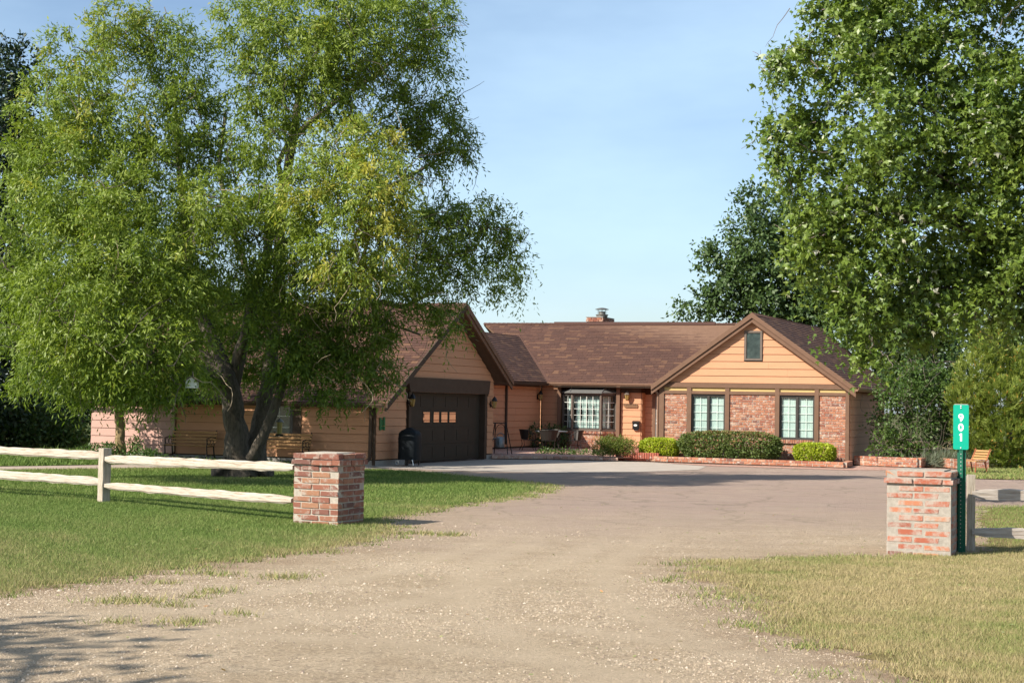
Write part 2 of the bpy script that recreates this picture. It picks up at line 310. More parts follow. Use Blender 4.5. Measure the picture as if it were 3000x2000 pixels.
M['pbark'] = barkmat("pale_limb_bark", (0.10, 0.082, 0.06), (0.26, 0.225, 0.17))
M['sbark'] = barkmat("ochre_trunk_bark", (0.15, 0.105, 0.055), (0.31, 0.225, 0.115))
M['twig'] = plain("bare_twig", (0.27, 0.215, 0.145), 0.9)
M['greytwig'] = plain("grey_twig", (0.17, 0.135, 0.115), 0.9)

# ------------------------------------------------------------------ objects and meshes
COL = SC.collection
def link(o): COL.objects.link(o); return o
def setp(o, label=None, cat=None, group=None, kind=None):
    for k, v in (("label", label), ("category", cat), ("group", group), ("kind", kind)):
        if v: o[k] = v
    return o
class MB:
    def __init__(s): s.v = []; s.f = []; s.t = []
    def add(s, vs, fs, t=None):
        n = len(s.v); s.v += [tuple(v) for v in vs]; s.f += [tuple(i + n for i in f) for f in fs]
        if t is not None: s.t += [t] * len(fs)
    def hexa(s, c, t=None):                  # c: 4 bottom corners then 4 top corners, same winding
        s.add(c, [(3, 2, 1, 0), (4, 5, 6, 7), (0, 1, 5, 4), (1, 2, 6, 5), (2, 3, 7, 6), (3, 0, 4, 7)], t)
    def box(s, x0, x1, y0, y1, z0, z1, X=Matrix.Identity(4)):
        s.hexa([X @ Vector(v) for v in ((x0, y0, z0), (x1, y0, z0), (x1, y1, z0), (x0, y1, z0), (x0, y0, z1), (x1, y0, z1), (x1, y1, z1), (x0, y1, z1))])
    def prism(s, pts, off):                  # polygon (3d points) extruded by a vector
        n = len(pts); off = Vector(off); a = [Vector(q) for q in pts]; b = [q + off for q in a]
        s.add(a + b, [tuple(range(n - 1, -1, -1)), tuple(range(n, 2 * n))] + [(i, (i + 1) % n, (i + 1) % n + n, i + n) for i in range(n)])
    def tube(s, pts, rad, sides=6, cap=True, t=None):
        pts = [Vector(q) for q in pts]; n = len(pts)
        if not hasattr(rad, '__len__'): rad = [rad] * n
        vs = []; prev = None
        for i, q in enumerate(pts):
            d = (pts[min(i + 1, n - 1)] - pts[max(i - 1, 0)]); d = d.normalized() if d.length > 1e-9 else Vector((0, 0, 1))
            u = (prev - d * prev.dot(d)) if prev is not None else d.orthogonal()
            if u.length < 1e-6: u = d.orthogonal()
            u.normalize(); prev = u; w = d.cross(u)
            for k in range(sides):
                a = 2 * pi * k / sides; vs.append(q + (u * cos(a) + w * sin(a)) * rad[i])
        fs = [(i * sides + k, i * sides + (k + 1) % sides, (i + 1) * sides + (k + 1) % sides, (i + 1) * sides + k) for i in range(n - 1) for k in range(sides)]
        if cap: fs += [tuple(range(sides - 1, -1, -1)), tuple((n - 1) * sides + k for k in range(sides))]
        s.add(vs, fs, t)
    def lathe(s, prof, X=Matrix.Identity(4), sides=16):   # prof: (r, z)
        vs = [X @ Vector((r * cos(2 * pi * k / sides), r * sin(2 * pi * k / sides), z)) for r, z in prof for k in range(sides)]
        n = len(prof)
        fs = [(i * sides + k, i * sides + (k + 1) % sides, (i + 1) * sides + (k + 1) % sides, (i + 1) * sides + k) for i in range(n - 1) for k in range(sides)]
        fs += [tuple(range(sides - 1, -1, -1)), tuple((n - 1) * sides + k for k in range(sides))]
        s.add(vs, fs)
    def mesh(s, name, base=(0, 0, 0)):
        me = bpy.data.meshes.new(name); b = Vector(base)
        me.from_pydata([Vector(v) - b for v in s.v], [], s.f)
        if s.t:
            a = me.attributes.new("tint", 'FLOAT', 'FACE'); a.data.foreach_set("value", s.t)
        me.update(); return me
    def build(s, name, m, parent=None, base=None, smooth=False):
        if base is None: base = parent_base(parent)
        me = s.mesh(name, base); me.materials.append(m)
        if smooth: me.shade_smooth()
        o = link(bpy.data.objects.new(name, me)); o.parent = parent
        if parent is None: o.location = base
        return o
BASE = {}
def parent_base(o):
    while o is not None and o.parent is not None: o = o.parent
    return BASE.get(o.name, Vector((0, 0, 0))) if o is not None else Vector((0, 0, 0))
def thing(name, label, cat, loc, group=None):
    o = link(bpy.data.objects.new(name, None)); o.location = loc; o.empty_display_size = 0.2
    setp(o, label, cat, group); BASE[o.name] = Vector(loc); return o
def copy_tree(o, parent=None):
    c = o.copy(); link(c)
    if parent is not None: c.parent = parent
    for ch in list(o.children): copy_tree(ch, c)
    return c
def np_mesh(name, V, k, tints, m, parent=None, base=(0, 0, 0), faces=None):
    """V: (n*k,3) points; every k consecutive points make one face (or faces given as an index array of width k)."""
    V = np.asarray(V, np.float32) - np.asarray(base, np.float32)
    F = np.arange(len(V), dtype=np.int32) if faces is None else np.asarray(faces, np.int32).ravel()
    nf = len(F) // k
    me = bpy.data.meshes.new(name)
    me.vertices.add(len(V)); me.vertices.foreach_set("co", V.ravel())
    me.loops.add(len(F)); me.loops.foreach_set("vertex_index", F)
    me.polygons.add(nf); me.polygons.foreach_set("loop_start", np.arange(0, nf * k, k, dtype=np.int32))
    me.update(calc_edges=True)
    if tints is not None:
        a = me.attributes.new("tint", 'FLOAT', 'FACE'); a.data.foreach_set("value", np.asarray(tints, np.float32))
    me.materials.append(m); me.validate()
    o = link(bpy.data.objects.new(name, me)); o.parent = parent
    if parent is None: o.location = base
    return o

# chamfered brick, six slightly different ones shared by every brick of the scene
def brick_meshes(name, m, n=6, cham=0.035, jit=0.03):
    out = []
    for k in range(n):
        bm = bmesh.new(); bmesh.ops.create_cube(bm, size=1)
        for v in bm.verts: v.co += Vector((R.uniform(-jit, jit), 0, R.uniform(-jit, jit) * 1.6))
        bmesh.ops.bevel(bm, geom=bm.edges[:], offset=cham, segments=1, affect='EDGES')
        me = bpy.data.meshes.new(name); bm.to_mesh(me); bm.free(); me.materials.append(m); out.append(me)
    return out
BR = {k: brick_meshes("brick", M[k]) for k in ('brick', 'brickp', 'bricks', 'stoop', 'paver')}
def brick(kind, center, ex, ey, L, D, Hh, parent, name="brick", tilt=0.0):
    """one brick: length L along ex, depth D along ey, height Hh"""
    me = R.choice(BR[kind]); o = link(bpy.data.objects.new(name, me))
    ex = Vector(ex).normalized(); ey = Vector(ey).normalized(); ez = ex.cross(ey)
    rot = Matrix((ex, ey, ez)).transposed()
    o.parent = parent
    o.matrix_local = Matrix.Translation(Vector(center) - parent_base(parent)) @ rot.to_4x4() @ Matrix.Diagonal((L, D, Hh, 1))
    return o
def brick_to(mb, center, ex, ey, L, D, Hh):
    ex = Vector(ex).normalized() * L / 2; ey = Vector(ey).normalized() * D / 2; ez = Vector((0, 0, Hh / 2)); c = Vector(center)
    mb.hexa([c - ex - ey - ez, c + ex - ey - ez, c + ex + ey - ez, c - ex + ey - ez, c - ex - ey + ez, c + ex - ey + ez, c + ex + ey + ez, c - ex + ey + ez])

# ================================================================== GROUND
SITE_O = Vector((-3.84, 42.93, 0))
E1 = Vector((cos(radians(19)), -sin(radians(19)), 0)); E2 = Vector((sin(radians(24)), cos(radians(24)), 0))
def fr(a, b, z=0.0): return SITE_O + E1 * a + E2 * b + Vector((0, 0, z))

def sheet(name, pts, z, m, kind='structure', jitter=0.0, step=0.35):
    pts = [Vector((q[0], q[1], 0)) for q in pts]
    if jitter:
        out = []
        for i, a in enumerate(pts):
            b = pts[(i + 1) % len(pts)]; L = (b - a).length
            k = max(1, int(L / step)) if L < 26 else 1
            for j in range(k):
                q = a.lerp(b, j / k); out.append(q + (Vector((R.gauss(0, jitter), R.gauss(0, jitter), 0)) if k > 1 else Vector()))
        pts = out
    tris = tessellate_polygon([pts])
    me = bpy.data.meshes.new(name); me.from_pydata([(q.x, q.y, z) for q in pts], [], [tuple(t) for t in tris])
    bm = bmesh.new(); bm.from_mesh(me); bmesh.ops.recalc_face_normals(bm, faces=bm.faces)
    for f in bm.faces:
        if f.normal.z < 0: f.normal_flip()
    bm.to_mesh(me); bm.free()
    me.materials.append(m); o = link(bpy.data.objects.new(name, me)); o['kind'] = kind; return o, pts

sheet("ground", [(-700, -300), (700, -300), (700, 1200), (-700, 1200)], -0.09, M['field'])
# driveway: gravel at the road, pinkish paving towards the house, with shallow ruts
xs = np.concatenate([np.linspace(-34, -8, 40), np.linspace(-7.9, 8, 150), np.linspace(8.2, 44, 60)]); ys = np.concatenate([np.linspace(-14, 8, 30), np.linspace(8.1, 30, 200), np.linspace(30.3, 53, 60)])
nx, ny = len(xs), len(ys)
GX, GY = np.meshgrid(xs, ys)
def smooth_noise(X, Y, s, seed):
    r = np.random.default_rng(seed); out = 0
    for k in range(6):
        a, b, c = r.uniform(-1, 1, 3); out = out + np.sin(X * a * s + Y * b * s + c * 20)
    return out / 6
GZ = 0.009 * smooth_noise(GX, GY, 1.1, 3) * (GY < 24) + 0.004 * smooth_noise(GX, GY, 4.2, 4) * (GY < 22)
GZ = GZ * np.clip((24 - GY) / 5, 0, 1) - 0.030
V = np.stack([GX, GY, GZ], -1).reshape(-1, 3)
ii = np.arange((ny - 1) * (nx - 1)); rr, cc = ii // (nx - 1), ii % (nx - 1); i0 = rr * nx + cc
o = np_mesh("driveway", V, 4, None, M['drive'], faces=np.stack([i0, i0 + 1, i0 + nx + 1, i0 + nx], 1)); o['kind'] = 'structure'; o.data.shade_smooth()
def drive_z(x, y):
    z = (0.009 * smooth_noise(x, y, 1.1, 3) + 0.004 * smooth_noise(x, y, 4.2, 4)) * np.clip((24 - y) / 5, 0, 1) - 0.030; return z

def shrink(pts, d):
    v = [Vector((q[0], q[1])) for q in pts]; ar = sum(v[i].x * v[(i + 1) % len(v)].y - v[(i + 1) % len(v)].x * v[i].y for i in range(len(v))); sg = 1 if ar > 0 else -1; out = []
    for i in range(len(v)):
        a = (v[i] - v[i - 1]).normalized(); b = (v[(i + 1) % len(v)] - v[i]).normalized(); n_ = Vector((-(a.y + b.y), a.x + b.x))
        n_ = n_.normalized() if n_.length > 1e-6 else Vector((-a.y, a.x)); out.append((v[i].x + n_.x * d * sg, v[i].y + n_.y * d * sg))
    return out
def outline(pts, jitter, step):
    v = [Vector((q[0], q[1], 0)) for q in pts]; out = []
    for i, a in enumerate(v):
        b = v[(i + 1) % len(v)]; L = (b - a).length; k = max(1, int(L / step)) if L < 26 else 1
        for j in range(k): out.append(a.lerp(b, j / k) + (Vector((R.gauss(0, jitter), R.gauss(0, jitter), 0)) if k > 1 else Vector()))
    return out
L1 = [(-34, 8.5), (-12, 11.3), (-4.64, 13.83), (-3.81, 15.49), (-2.74, 17.61), (-2.09, 18.88), (-1.49, 21.0), (-1.72, 22.1), (-1.95, 22.9), (-1.75, 24.3), (-1.25, 25.9), (-0.3, 28.2), (0.5, 30.9), (0.95, 33.2), (0.9, 34.6), (0.0, 37.0), (-1.8, 39.7), (-3.3, 41.3), (-5.6, 41.3), (-8.3, 40.4), (-9.8, 39.3), (-12.8, 37.0), (-34, 34)]
sheet("lawn", shrink(L1, 0.24), -0.022, M['lawn'], jitter=0.07, step=0.2); L1J = outline(L1, 0.10, 0.25)
L2 = [(-4.6, 43.0), (-6.5, 42.7), (-8.2, 42.1), (-10.3, 41.3), (-13.2, 38.6), (-34, 36), (-45, 75), (-14.2, 55), (-13.2, 46.2), (-4.0, 43.1)]
_, L2J = sheet("lawn", L2, -0.012, M['lawn'], jitter=0.04)
L3 = [(3.4, 4), (2.75, 8.5), (2.50, 10.06), (2.3, 11.75), (2.05, 13.0), (2.4, 14.3), (1.95, 15.4), (2.05, 16.6), (2.5, 17.9), (3.6, 18.9), (4.75, 19.1), (5.6, 19.7), (6.2, 20.4), (6.9, 22.6), (8.0, 26.8), (9.2, 29.6), (14, 31.2), (44, 32), (44, 4)]
sheet("lawn", shrink(L3, 0.34), -0.024, M['drylawn'], jitter=0.08, step=0.2); L3J = outline(L3, 0.14, 0.3)
L4 = [(12.9, 41.8), (20, 41.2), (44, 40), (60, 90), (20, 95), (14.2, 54), (14.5, 48.6)]
_, L4J = sheet("lawn", L4, -0.012, M['drylawn'], jitter=0.05)
sheet("path", [(-34, 34), (-12.8, 37.0), (-9.8, 39.3), (-8.3, 40.4), (-5.6, 41.3), (-3.3, 41.3), (-4.0, 43.1), (-4.6, 43.0), (-6.5, 42.7), (-8.2, 42.1), (-10.3, 41.3), (-13.2, 38.6), (-34, 36)], -0.022, M['path'])
sheet("concrete_slab", [(-3.9, 42.2), (-1.0, 41.0), (1.2, 40.9), (3.6, 42.4), (5.6, 44.6), (6.2, 47.4), (4.7, 49.9), (2.2, 50.6), (-0.6, 50.2), fr(-0.02, 0)[:]], -0.022, M['slab'])
sheet("brick_apron", [(4.7, 49.9), (6.4, 47.6), (10.4, 46.3), (12.6, 47.0), (14.2, 47.4), (14.2, 49.4), (13.4, 49.15), (11.7, 50.3), (11.0, 49.0), (10.62, 47.75)], -0.021, M['paver'])
sheet("planting_bed", [(11.5, 50.2), (13.5, 49.3), (14.6, 49.0), (30, 50), (30, 62), (12.5, 60)], 0.02, M['soil'])

def inside(poly, X, Y):
    px = np.array([q.x for q in poly]); py = np.array([q.y for q in poly]); c = np.zeros(len(X), bool); j = len(px) - 1
    for i in range(len(px)):
        cond = ((py[i] > Y) != (py[j] > Y)) & (X < (px[j] - px[i]) * (Y - py[i]) / (py[j] - py[i] + 1e-12) + px[i]); c ^= cond; j = i
    return c
def edge_dist(poly, X, Y):
    d = np.full(len(X), 1e9)
    for i in range(len(poly)):
        a = poly[i]; b = poly[(i + 1) % len(poly)]; ex, ey = b.x - a.x, b.y - a.y; L2_ = ex * ex + ey * ey + 1e-9
        t = np.clip(((X - a.x) * ex + (Y - a.y) * ey) / L2_, 0, 1); d = np.minimum(d, np.hypot(X - a.x - t * ex, Y - a.y - t * ey))
    return d
# wear of the drive: bare soil along the turf, paler wheel tracks sweeping in from the road
def path_dist(pts, X, Y):
    d = np.full(len(X), 1e9)
    for (ax, ay), (bx, by) in zip(pts[:-1], pts[1:]):
        ex, ey = bx - ax, by - ay; t = np.clip(((X - ax) * ex + (Y - ay) * ey) / (ex * ex + ey * ey), 0, 1); d = np.minimum(d, np.hypot(X - ax - t * ex, Y - ay - t * ey))
    return d
def spline(c, off):
    out = []
    for i in range(len(c) - 1):
        for k in range(8):
            t = k / 8; p0 = c[max(i - 1, 0)]; p1 = c[i]; p2 = c[i + 1]; p3 = c[min(i + 2, len(c) - 1)]
            f = lambda a, b, c_, d: 0.5 * (2 * b + (c_ - a) * t + (2 * a - 5 * b + 4 * c_ - d) * t * t + (3 * b - a - 3 * c_ + d) * t ** 3)
            out.append(Vector((f(p0[0], p1[0], p2[0], p3[0]), f(p0[1], p1[1], p2[1], p3[1]))))
    out.append(Vector(c[-1])); res = []
    for i, q in enumerate(out):
        d = (out[min(i + 1, len(out) - 1)] - out[max(i - 1, 0)]).normalized(); res.append((q.x + d.y * off, q.y - d.x * off))
    return res
CL1 = [(-9, 7.6), (-4.6, 10.6), (-1.6, 14.2), (0.1, 18.5), (0.9, 23.5), (1.6, 30)]; CL2 = [(7, 5.5), (3.0, 8.2), (0.9, 11.5), (0.3, 16), (1.4, 22), (2.6, 30)]; CL3 = [(-12, 9.0), (-5, 11.6), (-0.5, 12.2), (4, 8)]
TRACKS = [spline(c, o_) for c in (CL1, CL2, CL3) for o_ in (-0.72, 0.72)]
def track(X, Y):
    t = np.zeros(len(X))
    for tr_ in TRACKS: t = np.maximum(t, np.exp(-(path_dist(tr_, X, Y) / 0.22) ** 2))
    return t * np.clip((27 - Y) / 8, 0, 1)
DX, DY = GX.ravel(), GY.ravel(); near_ = (np.abs(DX) < 10) & (DY > 6) & (DY < 42)
soil = np.zeros(len(DX)); trk = np.zeros(len(DX)); xx, yy = DX[near_], DY[near_]
for poly in (L1J, L3J):
    e_ = np.where(inside(poly, xx, yy), 0.0, edge_dist(poly, xx, yy)); soil[near_] = np.maximum(soil[near_], np.exp(-(e_ / 0.5) ** 1.2))
trk[near_] = track(xx, yy)
dme = bpy.data.objects["driveway"].data
for nm, arr in (("soil", soil), ("track", trk)):
    a_ = dme.attributes.new(nm, 'FLOAT', 'POINT'); a_.data.foreach_set("value", arr.astype(np.float32))

# grass blades as one mass per lawn
def blades(name, zones, poly, h, w, tintf, label=None, z=-0.018, fade=0.0):
    XS = []; YS = []
    for (x0, x1, y0, y1, n) in zones:
        X = RNG.uniform(x0, x1, n); Y = RNG.uniform(y0, y1, n)
        k = np.abs(X) < 0.36 * Y + 1.2; X, Y = X[k], Y[k]
        if poly is not None:
            k = inside(poly, X, Y); X, Y = X[k], Y[k]
            if fade: e_ = edge_dist(poly, X, Y); k = RNG.random(len(X)) < np.clip(0.10 + e_ / fade + 0.30 * smooth_noise(X, Y, 7.0, 55), 0.04, 1); X, Y = X[k], Y[k]
        XS.append(X); YS.append(Y)
    X = np.concatenate(XS); Y = np.concatenate(YS); n = len(X)
    patch = smooth_noise(X, Y, 1.4, 21); patch2 = smooth_noise(X, Y, 5.0, 22)
    a = RNG.uniform(0, 2 * pi, n); hh = h * RNG.uniform(0.55, 1.25, n) * (1 + 0.35 * patch2); ww = w * RNG.uniform(0.7, 1.3, n) * (0.6 + Y / 26)
    hh *= np.where(RNG.random(n) < 0.02, 1.9, 1.0)
    lean = hh * RNG.uniform(0.2, 1.0, n); b = RNG.uniform(0, 2 * pi, n)
    ux, uy = np.cos(a) * ww / 2, np.sin(a) * ww / 2
    T = np.empty((n, 3, 3)); T[:, 0] = np.stack([X - ux, Y - uy, np.full(n, z)], 1); T[:, 1] = np.stack([X + ux, Y + uy, np.full(n, z)], 1)
    T[:, 2] = np.stack([X + np.cos(b) * lean, Y + np.sin(b) * lean, z + hh], 1)
    ti = np.clip(tintf(X, Y, patch, patch2) + RNG.normal(0, 0.13, n), 0, 1)
    o = np_mesh(name, T.reshape(-1, 3), 3, ti, M['blade']); o['kind'] = 'stuff'; return o
def tint_left(X, Y, p1, p2):
    e = edge_dist(L1J, X, Y); near = np.clip((24 - Y) / 10, 0, 1)
    return 0.38 + 0.16 * p1 + 0.12 * p2 + near * (0.27 + 0.22 * np.clip(p1, -1, 1) + 0.15 * smooth_noise(X, Y, 11., 77)) + 0.36 * np.exp(-e / 0.5)
def tint_right(X, Y, p1, p2):
    return 0.85 + 0.22 * p1 + 0.14 * p2 + 0.16 * smooth_noise(X, Y, 11., 78) + 0.10 * smooth_noise(X, Y, 3., 79) - 0.34 * np.clip((Y - 18.2) / 4, 0, 1)
blades("grass", [(-7, 0, 12.5, 20, 260000), (-9, 0, 20, 27, 200000), (-13, 1.2, 27, 42, 130000)], L1J, 0.040, 0.0062, tint_left, fade=0.5)
blades("grass", [(-18, -4, 38, 60, 60000)], L2J, 0.11, 0.02, lambda X, Y, a, b: 0.26 + 0.12 * a + 0.1 * b)
blades("grass", [(1.5, 6.5, 9, 14, 240000), (1.5, 8, 14, 19.6, 230000), (4, 12, 19.6, 31, 80000)], L3J, 0.036, 0.0055, tint_right, fade=0.8)
blades("grass", [(12, 22, 41, 50, 26000)], L4J, 0.08, 0.02, lambda X, Y, a, b: 0.6 + 0.15 * a)
# straggling tufts in the gravel and along the edges
def tufts(spots, n_each, h, tv):
    XS, YS = [], []
    for (x, y, r) in spots:
        k = int(n_each * r / 0.2); XS.append(x + RNG.normal(0, r, k)); YS.append(y + RNG.normal(0, r * 0.8, k))
    X = np.concatenate(XS); Y = np.concatenate(YS); n = len(X)
    a = RNG.uniform(0, 2 * pi, n); hh = h * RNG.uniform(0.4, 1.3, n); b = RNG.uniform(0, 2 * pi, n); w = 0.005 * (0.6 + Y / 26)
    T = np.empty((n, 3, 3)); z = drive_z(X, Y) - 0.003
    T[:, 0] = np.stack([X - np.cos(a) * w, Y - np.sin(a) * w, z], 1); T[:, 1] = np.stack([X + np.cos(a) * w, Y + np.sin(a) * w, z], 1)
    T[:, 2] = np.stack([X + np.cos(b) * hh * 0.7, Y + np.sin(b) * hh * 0.7, z + hh], 1)
    o = np_mesh("grass_tufts", T.reshape(-1, 3), 3, np.clip(RNG.normal(tv, 0.15, n), 0, 1), M['blade']); o['kind'] = 'stuff'
sp = [gr(*q)[:2] + (r,) for q, r in (((330, 1755), .16), ((380, 1750), .18), ((440, 1752), .16), ((515, 1765), .1), ((570, 1740), .09), ((640, 1722), .13), ((690, 1788), .1), ((620, 1728), .07), ((850, 1680), .16), ((830, 1684), .12), ((520, 1815), .14), ((575, 1810), .08), ((330, 1812), .1), ((640, 1676), .16), ((560, 1672), .15), ((480, 1700), .12), ((1290, 1560), .18), ((1240, 1556), .12), ((1330, 1562), .1))]
tufts(sp, 160, 0.06, 0.72)
sp = []
for i in range(len(L1J)):
    q = L1J[i]
    if q.y < 36 and q.x > -6 and R.random() < 0.75: sp.append((q.x + R.gauss(0, .05), q.y + R.gauss(0, .05), R.uniform(0.06, 0.16)))
for q in L3J:
    if q.y < 20 and q.x < 6 and R.random() < 0.8: sp.append((q.x + R.gauss(-.05, .1), q.y + R.gauss(0, .1), R.uniform(0.06, 0.2)))
tufts(sp, 110, 0.055, 0.62)
# loose stones
n = 260000; X = RNG.uniform(-6, 7, n); Y = 8.8 + 15 * RNG.random(n) ** 1.25
dens = smooth_noise(X, Y, 1.6, 31) + 0.6 * smooth_noise(X, Y, 4, 32)
k = (np.abs(X) < 0.36 * Y + 0.6) & ~inside(L1J, X, Y) & ~inside(L3J, X, Y) & (RNG.random(n) < np.clip(0.5 + 0.9 * dens - 0.45 * track(X, Y), 0.06, 1) * np.clip((23.6 - Y) / 7, 0, 1)); X, Y = X[k], Y[k]; n = len(X)
s = np.clip(0.0056 * np.exp(RNG.normal(0, 0.42, n)), 0.003, 0.022)
oct_ = np.array([(1, 0, -.25), (-.5, .87, -.25), (-.5, -.87, -.25), (0.1, 0, 0.85)], float)
of = np.array([(0, 1, 3), (1, 2, 3), (2, 0, 3)])
an = RNG.uniform(0, 2 * pi, n); ca, sa = np.cos(an), np.sin(an)
Q = oct_[None] * (1 + RNG.uniform(-0.35, 0.35, (n, 4, 3))) * s[:, None, None] * np.array([1.25, 0.9, 0.8])
QX = Q[..., 0] * ca[:, None] - Q[..., 1] * sa[:, None]; QY = Q[..., 0] * sa[:, None] + Q[..., 1] * ca[:, None]
V = np.stack([QX + X[:, None], QY + Y[:, None], Q[..., 2] + drive_z(X, Y)[:, None] + s[:, None] * 0.15], -1)
fc = (of[None] + (np.arange(n) * 4)[:, None, None]).reshape(-1, 3)
o = np_mesh("gravel", V.reshape(-1, 3), 3, np.repeat(RNG.random(n), 3), M['pebble'], faces=fc); o['kind'] = 'stuff'

# ================================================================== HOUSE
HOUSE = thing("ranch_house", "low ranch house with peach siding, brick panels and brown shingle roofs behind the driveway", "house", SITE_O)
class Plane:
    """upright wall plane: s runs along it, z up, d outwards"""
    def __init__(s, o, along, toward):
        s.o = Vector(o); s.e = Vector(along).normalized(); n = Vector((-s.e.y, s.e.x, 0))
        s.n = n if n.dot(Vector(toward)) > 0 else -n
    def p(s, a, z, d=0.0): return s.o + s.e * a + Vector((0, 0, z)) + s.n * d
    def box(s, mb, s0, s1, z0, z1, d0, d1):
        mb.hexa([s.p(s0, z0, d0), s.p(s1, z0, d0), s.p(s1, z0, d1), s.p(s0, z0, d1), s.p(s0, z1, d0), s.p(s1, z1, d0), s.p(s1, z1, d1), s.p(s0, z1, d1)])
    def part(s, name, m, parent, boxes):
        mb = MB()
        for b in boxes: s.box(mb, *b)
        return mb.build(name, m, parent)
CAMV = Vector((0, -1, 0))
GS = Plane(fr(0, 0), -E1, CAMV)
GF = Plane(fr(0, 0), E2, Vector((1, -0.4, 0)))
CW = Plane(fr(-2.9, 0), E2, Vector((1, -0.4, 0)))
MW = Plane(fr(-2.3, 19.2), E1, CAMV)
DW = Plane(fr(-2.3, 19.62), E1, CAMV)
WF = Plane(fr(4.53, 11.56), E1, CAMV)
WS = Plane(fr(10.98, 11.56), E2, Vector((1, -0.4, 0)))
WL = Plane(fr(4.53, 11.56), E2, Vector((-1, 0.4, 0)))

def pane(pl, parent, a, b, z0, z1, d):
    mb = MB(); q = [pl.p(a, z0, d), pl.p(b, z0, d), pl.p(b, z1, d), pl.p(a, z1, d)]
    if (q[1] - q[0]).cross(q[3] - q[0]).dot(pl.n) < 0: q.reverse()
    mb.add(q, [(0, 1, 2, 3)]); return mb.build("pane", M['glass'], parent)
def wall(pl, poly, m, depth=0.16, label=None):
    mb = MB(); mb.prism([pl.p(s, z, -0.004) for s, z in poly], -pl.n * depth)
    o = mb.build("wall", m, HOUSE)
    if label: o['label'] = label
    return o
def siding(pl, parent, s0, s1, z0, z1, pitch, m, holes=(), lo=None, hi=None):
    z = z0
    while z < z1 - 0.02:
        zt = min(z + pitch, z1); zm = (z + zt) / 2
        L = lambda q: max(s0, lo(q)) if lo else s0
        H_ = lambda q: min(s1, hi(q)) if hi else s1
        iv = [(L(zm), H_(zm))]
        for h0, h1, hz0, hz1 in holes:
            if hz0 < zm < hz1:
                nv = []
                for a, b in iv:
                    if h1 <= a or h0 >= b: nv.append((a, b)); continue
                    if h0 > a: nv.append((a, h0))
                    if h1 < b: nv.append((h1, b))
                iv = nv
        for a, b in iv:
            if b - a < 0.03: continue
            cuts = [a]; x = a + R.uniform(1.6, 4.6)
            while x < b - 0.8: cuts.append(x); x += R.uniform(3.0, 4.8)
            cuts.append(b)
            for c0, c1 in zip(cuts[:-1], cuts[1:]):
                l0 = l1 = c0; r0 = r1 = c1
                if lo and c0 == a and abs(a - L(zm)) < 1e-6: l0, l1 = max(s0, lo(z)), max(s0, lo(zt))
                if hi and c1 == b and abs(b - H_(zm)) < 1e-6: r0, r1 = min(s1, hi(z)), min(s1, hi(zt))
                if r1 - l1 < 0.01: l1 = r1 = (l1 + r1) / 2; r1 += 0.005; l1 -= 0.005
                if r0 - l0 < 0.02: continue
                g = 0.0015; zb = z + 0.011; zz = zt + 0.003; e = R.uniform(-0.0015, 0.0015)
                mb = MB()
                mb.hexa([pl.p(l0 + g, zb, 0), pl.p(r0 - g, zb, 0), pl.p(r0 - g, zb, 0.030 + e), pl.p(l0 + g, zb, 0.030 + e),
                         pl.p(l1 + g, zz, 0), pl.p(r1 - g, zz, 0), pl.p(r1 - g, zz, 0.009), pl.p(l1 + g, zz, 0.009)])
                mb.build("siding_board", m, parent)
        z = zt
BRK_COUNT = [0]; BRK_REST = MB()
def brick_panel(pl, parent, s0, s1, z0, z1, m_core, single=True, course=0.0855, bl=0.225, d=0.0):
    pl.part("mortar", M['mortar'], parent, [(s0, s1, z0, z1, -0.02, 0.012 + d)])
    r = 0; z = z1 - course
    while z > z0 - course * 0.5:
        x = s0 - (0 if r % 2 else bl / 2) + R.uniform(-0.02, 0.02)
        while x < s1 - 0.02:
            a = max(x, s0 + 0.004); b = min(x + bl - 0.014, s1 - 0.004)
            if b - a > 0.035:
                hh = course - 0.018 + R.uniform(-0.004, 0.004); c = pl.p((a + b) / 2, z + course / 2 + R.uniform(-.002, .002), 0.006 + d + R.uniform(-0.003, 0.004))
                if single and BRK_COUNT[0] < 300 and z > 0.55:
                    brick('brick', c, pl.e, pl.n if pl.e.cross(pl.n).z > 0 else -pl.n, b - a, 0.035, hh, parent); BRK_COUNT[0] += 1
                else: brick_to(BRK_REST, c, pl.e, pl.n, b - a, 0.035, hh)
            x += bl + R.uniform(-0.008, 0.008)
        z -= course; r += 1

# ---- garage side wall (left), peach then pink
w1 = wall(GS, [(0, 0.14), (6.56, 0.14), (6.56, 1.86), (0, 1.86)], M['sheath'])
siding(GS, w1, 0.09, 6.52, 0.16, 1.84, 0.237, M['orange'], holes=[(2.62, 3.52, 0.62, 1.75)])
w2 = wall(GS, [(6.56, 0.14), (9.5, 0.14), (9.5, 1.86), (6.56, 1.86)], M['sheath'], label="pink painted end of the side wall")
siding(GS, w2, 6.62, 9.49, 0.16, 1.84, 0.237, M['pink'])
GS.part("foundation", M['concrete'], HOUSE, [(0.01, 9.48, -0.05, 0.139, -0.14, -0.01)])
wl = wall(Plane(fr(-9.5, 0), E2, Vector((-1, 0.4, 0))), [(0, 0), (8, 0), (8, 1.8), (0, 1.8)], M['pink'])
GS.part("corner_post", M['darktrim'], HOUSE, [(0.0, 0.085, 0.0, 1.84, 0.001, 0.035)])
sw = GS.part("window", M['sash'], HOUSE, [(2.62, 2.72, 0.62, 1.75, 0, 0.05), (3.42, 3.52, 0.62, 1.75, 0, 0.05), (2.722, 3.418, 1.66, 1.75, 0, 0.048), (2.722, 3.418, 0.62, 0.70, 0, 0.048)])
GS.part("pane", M['darkglass'], sw, [(2.723, 3.417, 0.702, 1.658, 0.004, 0.012)])
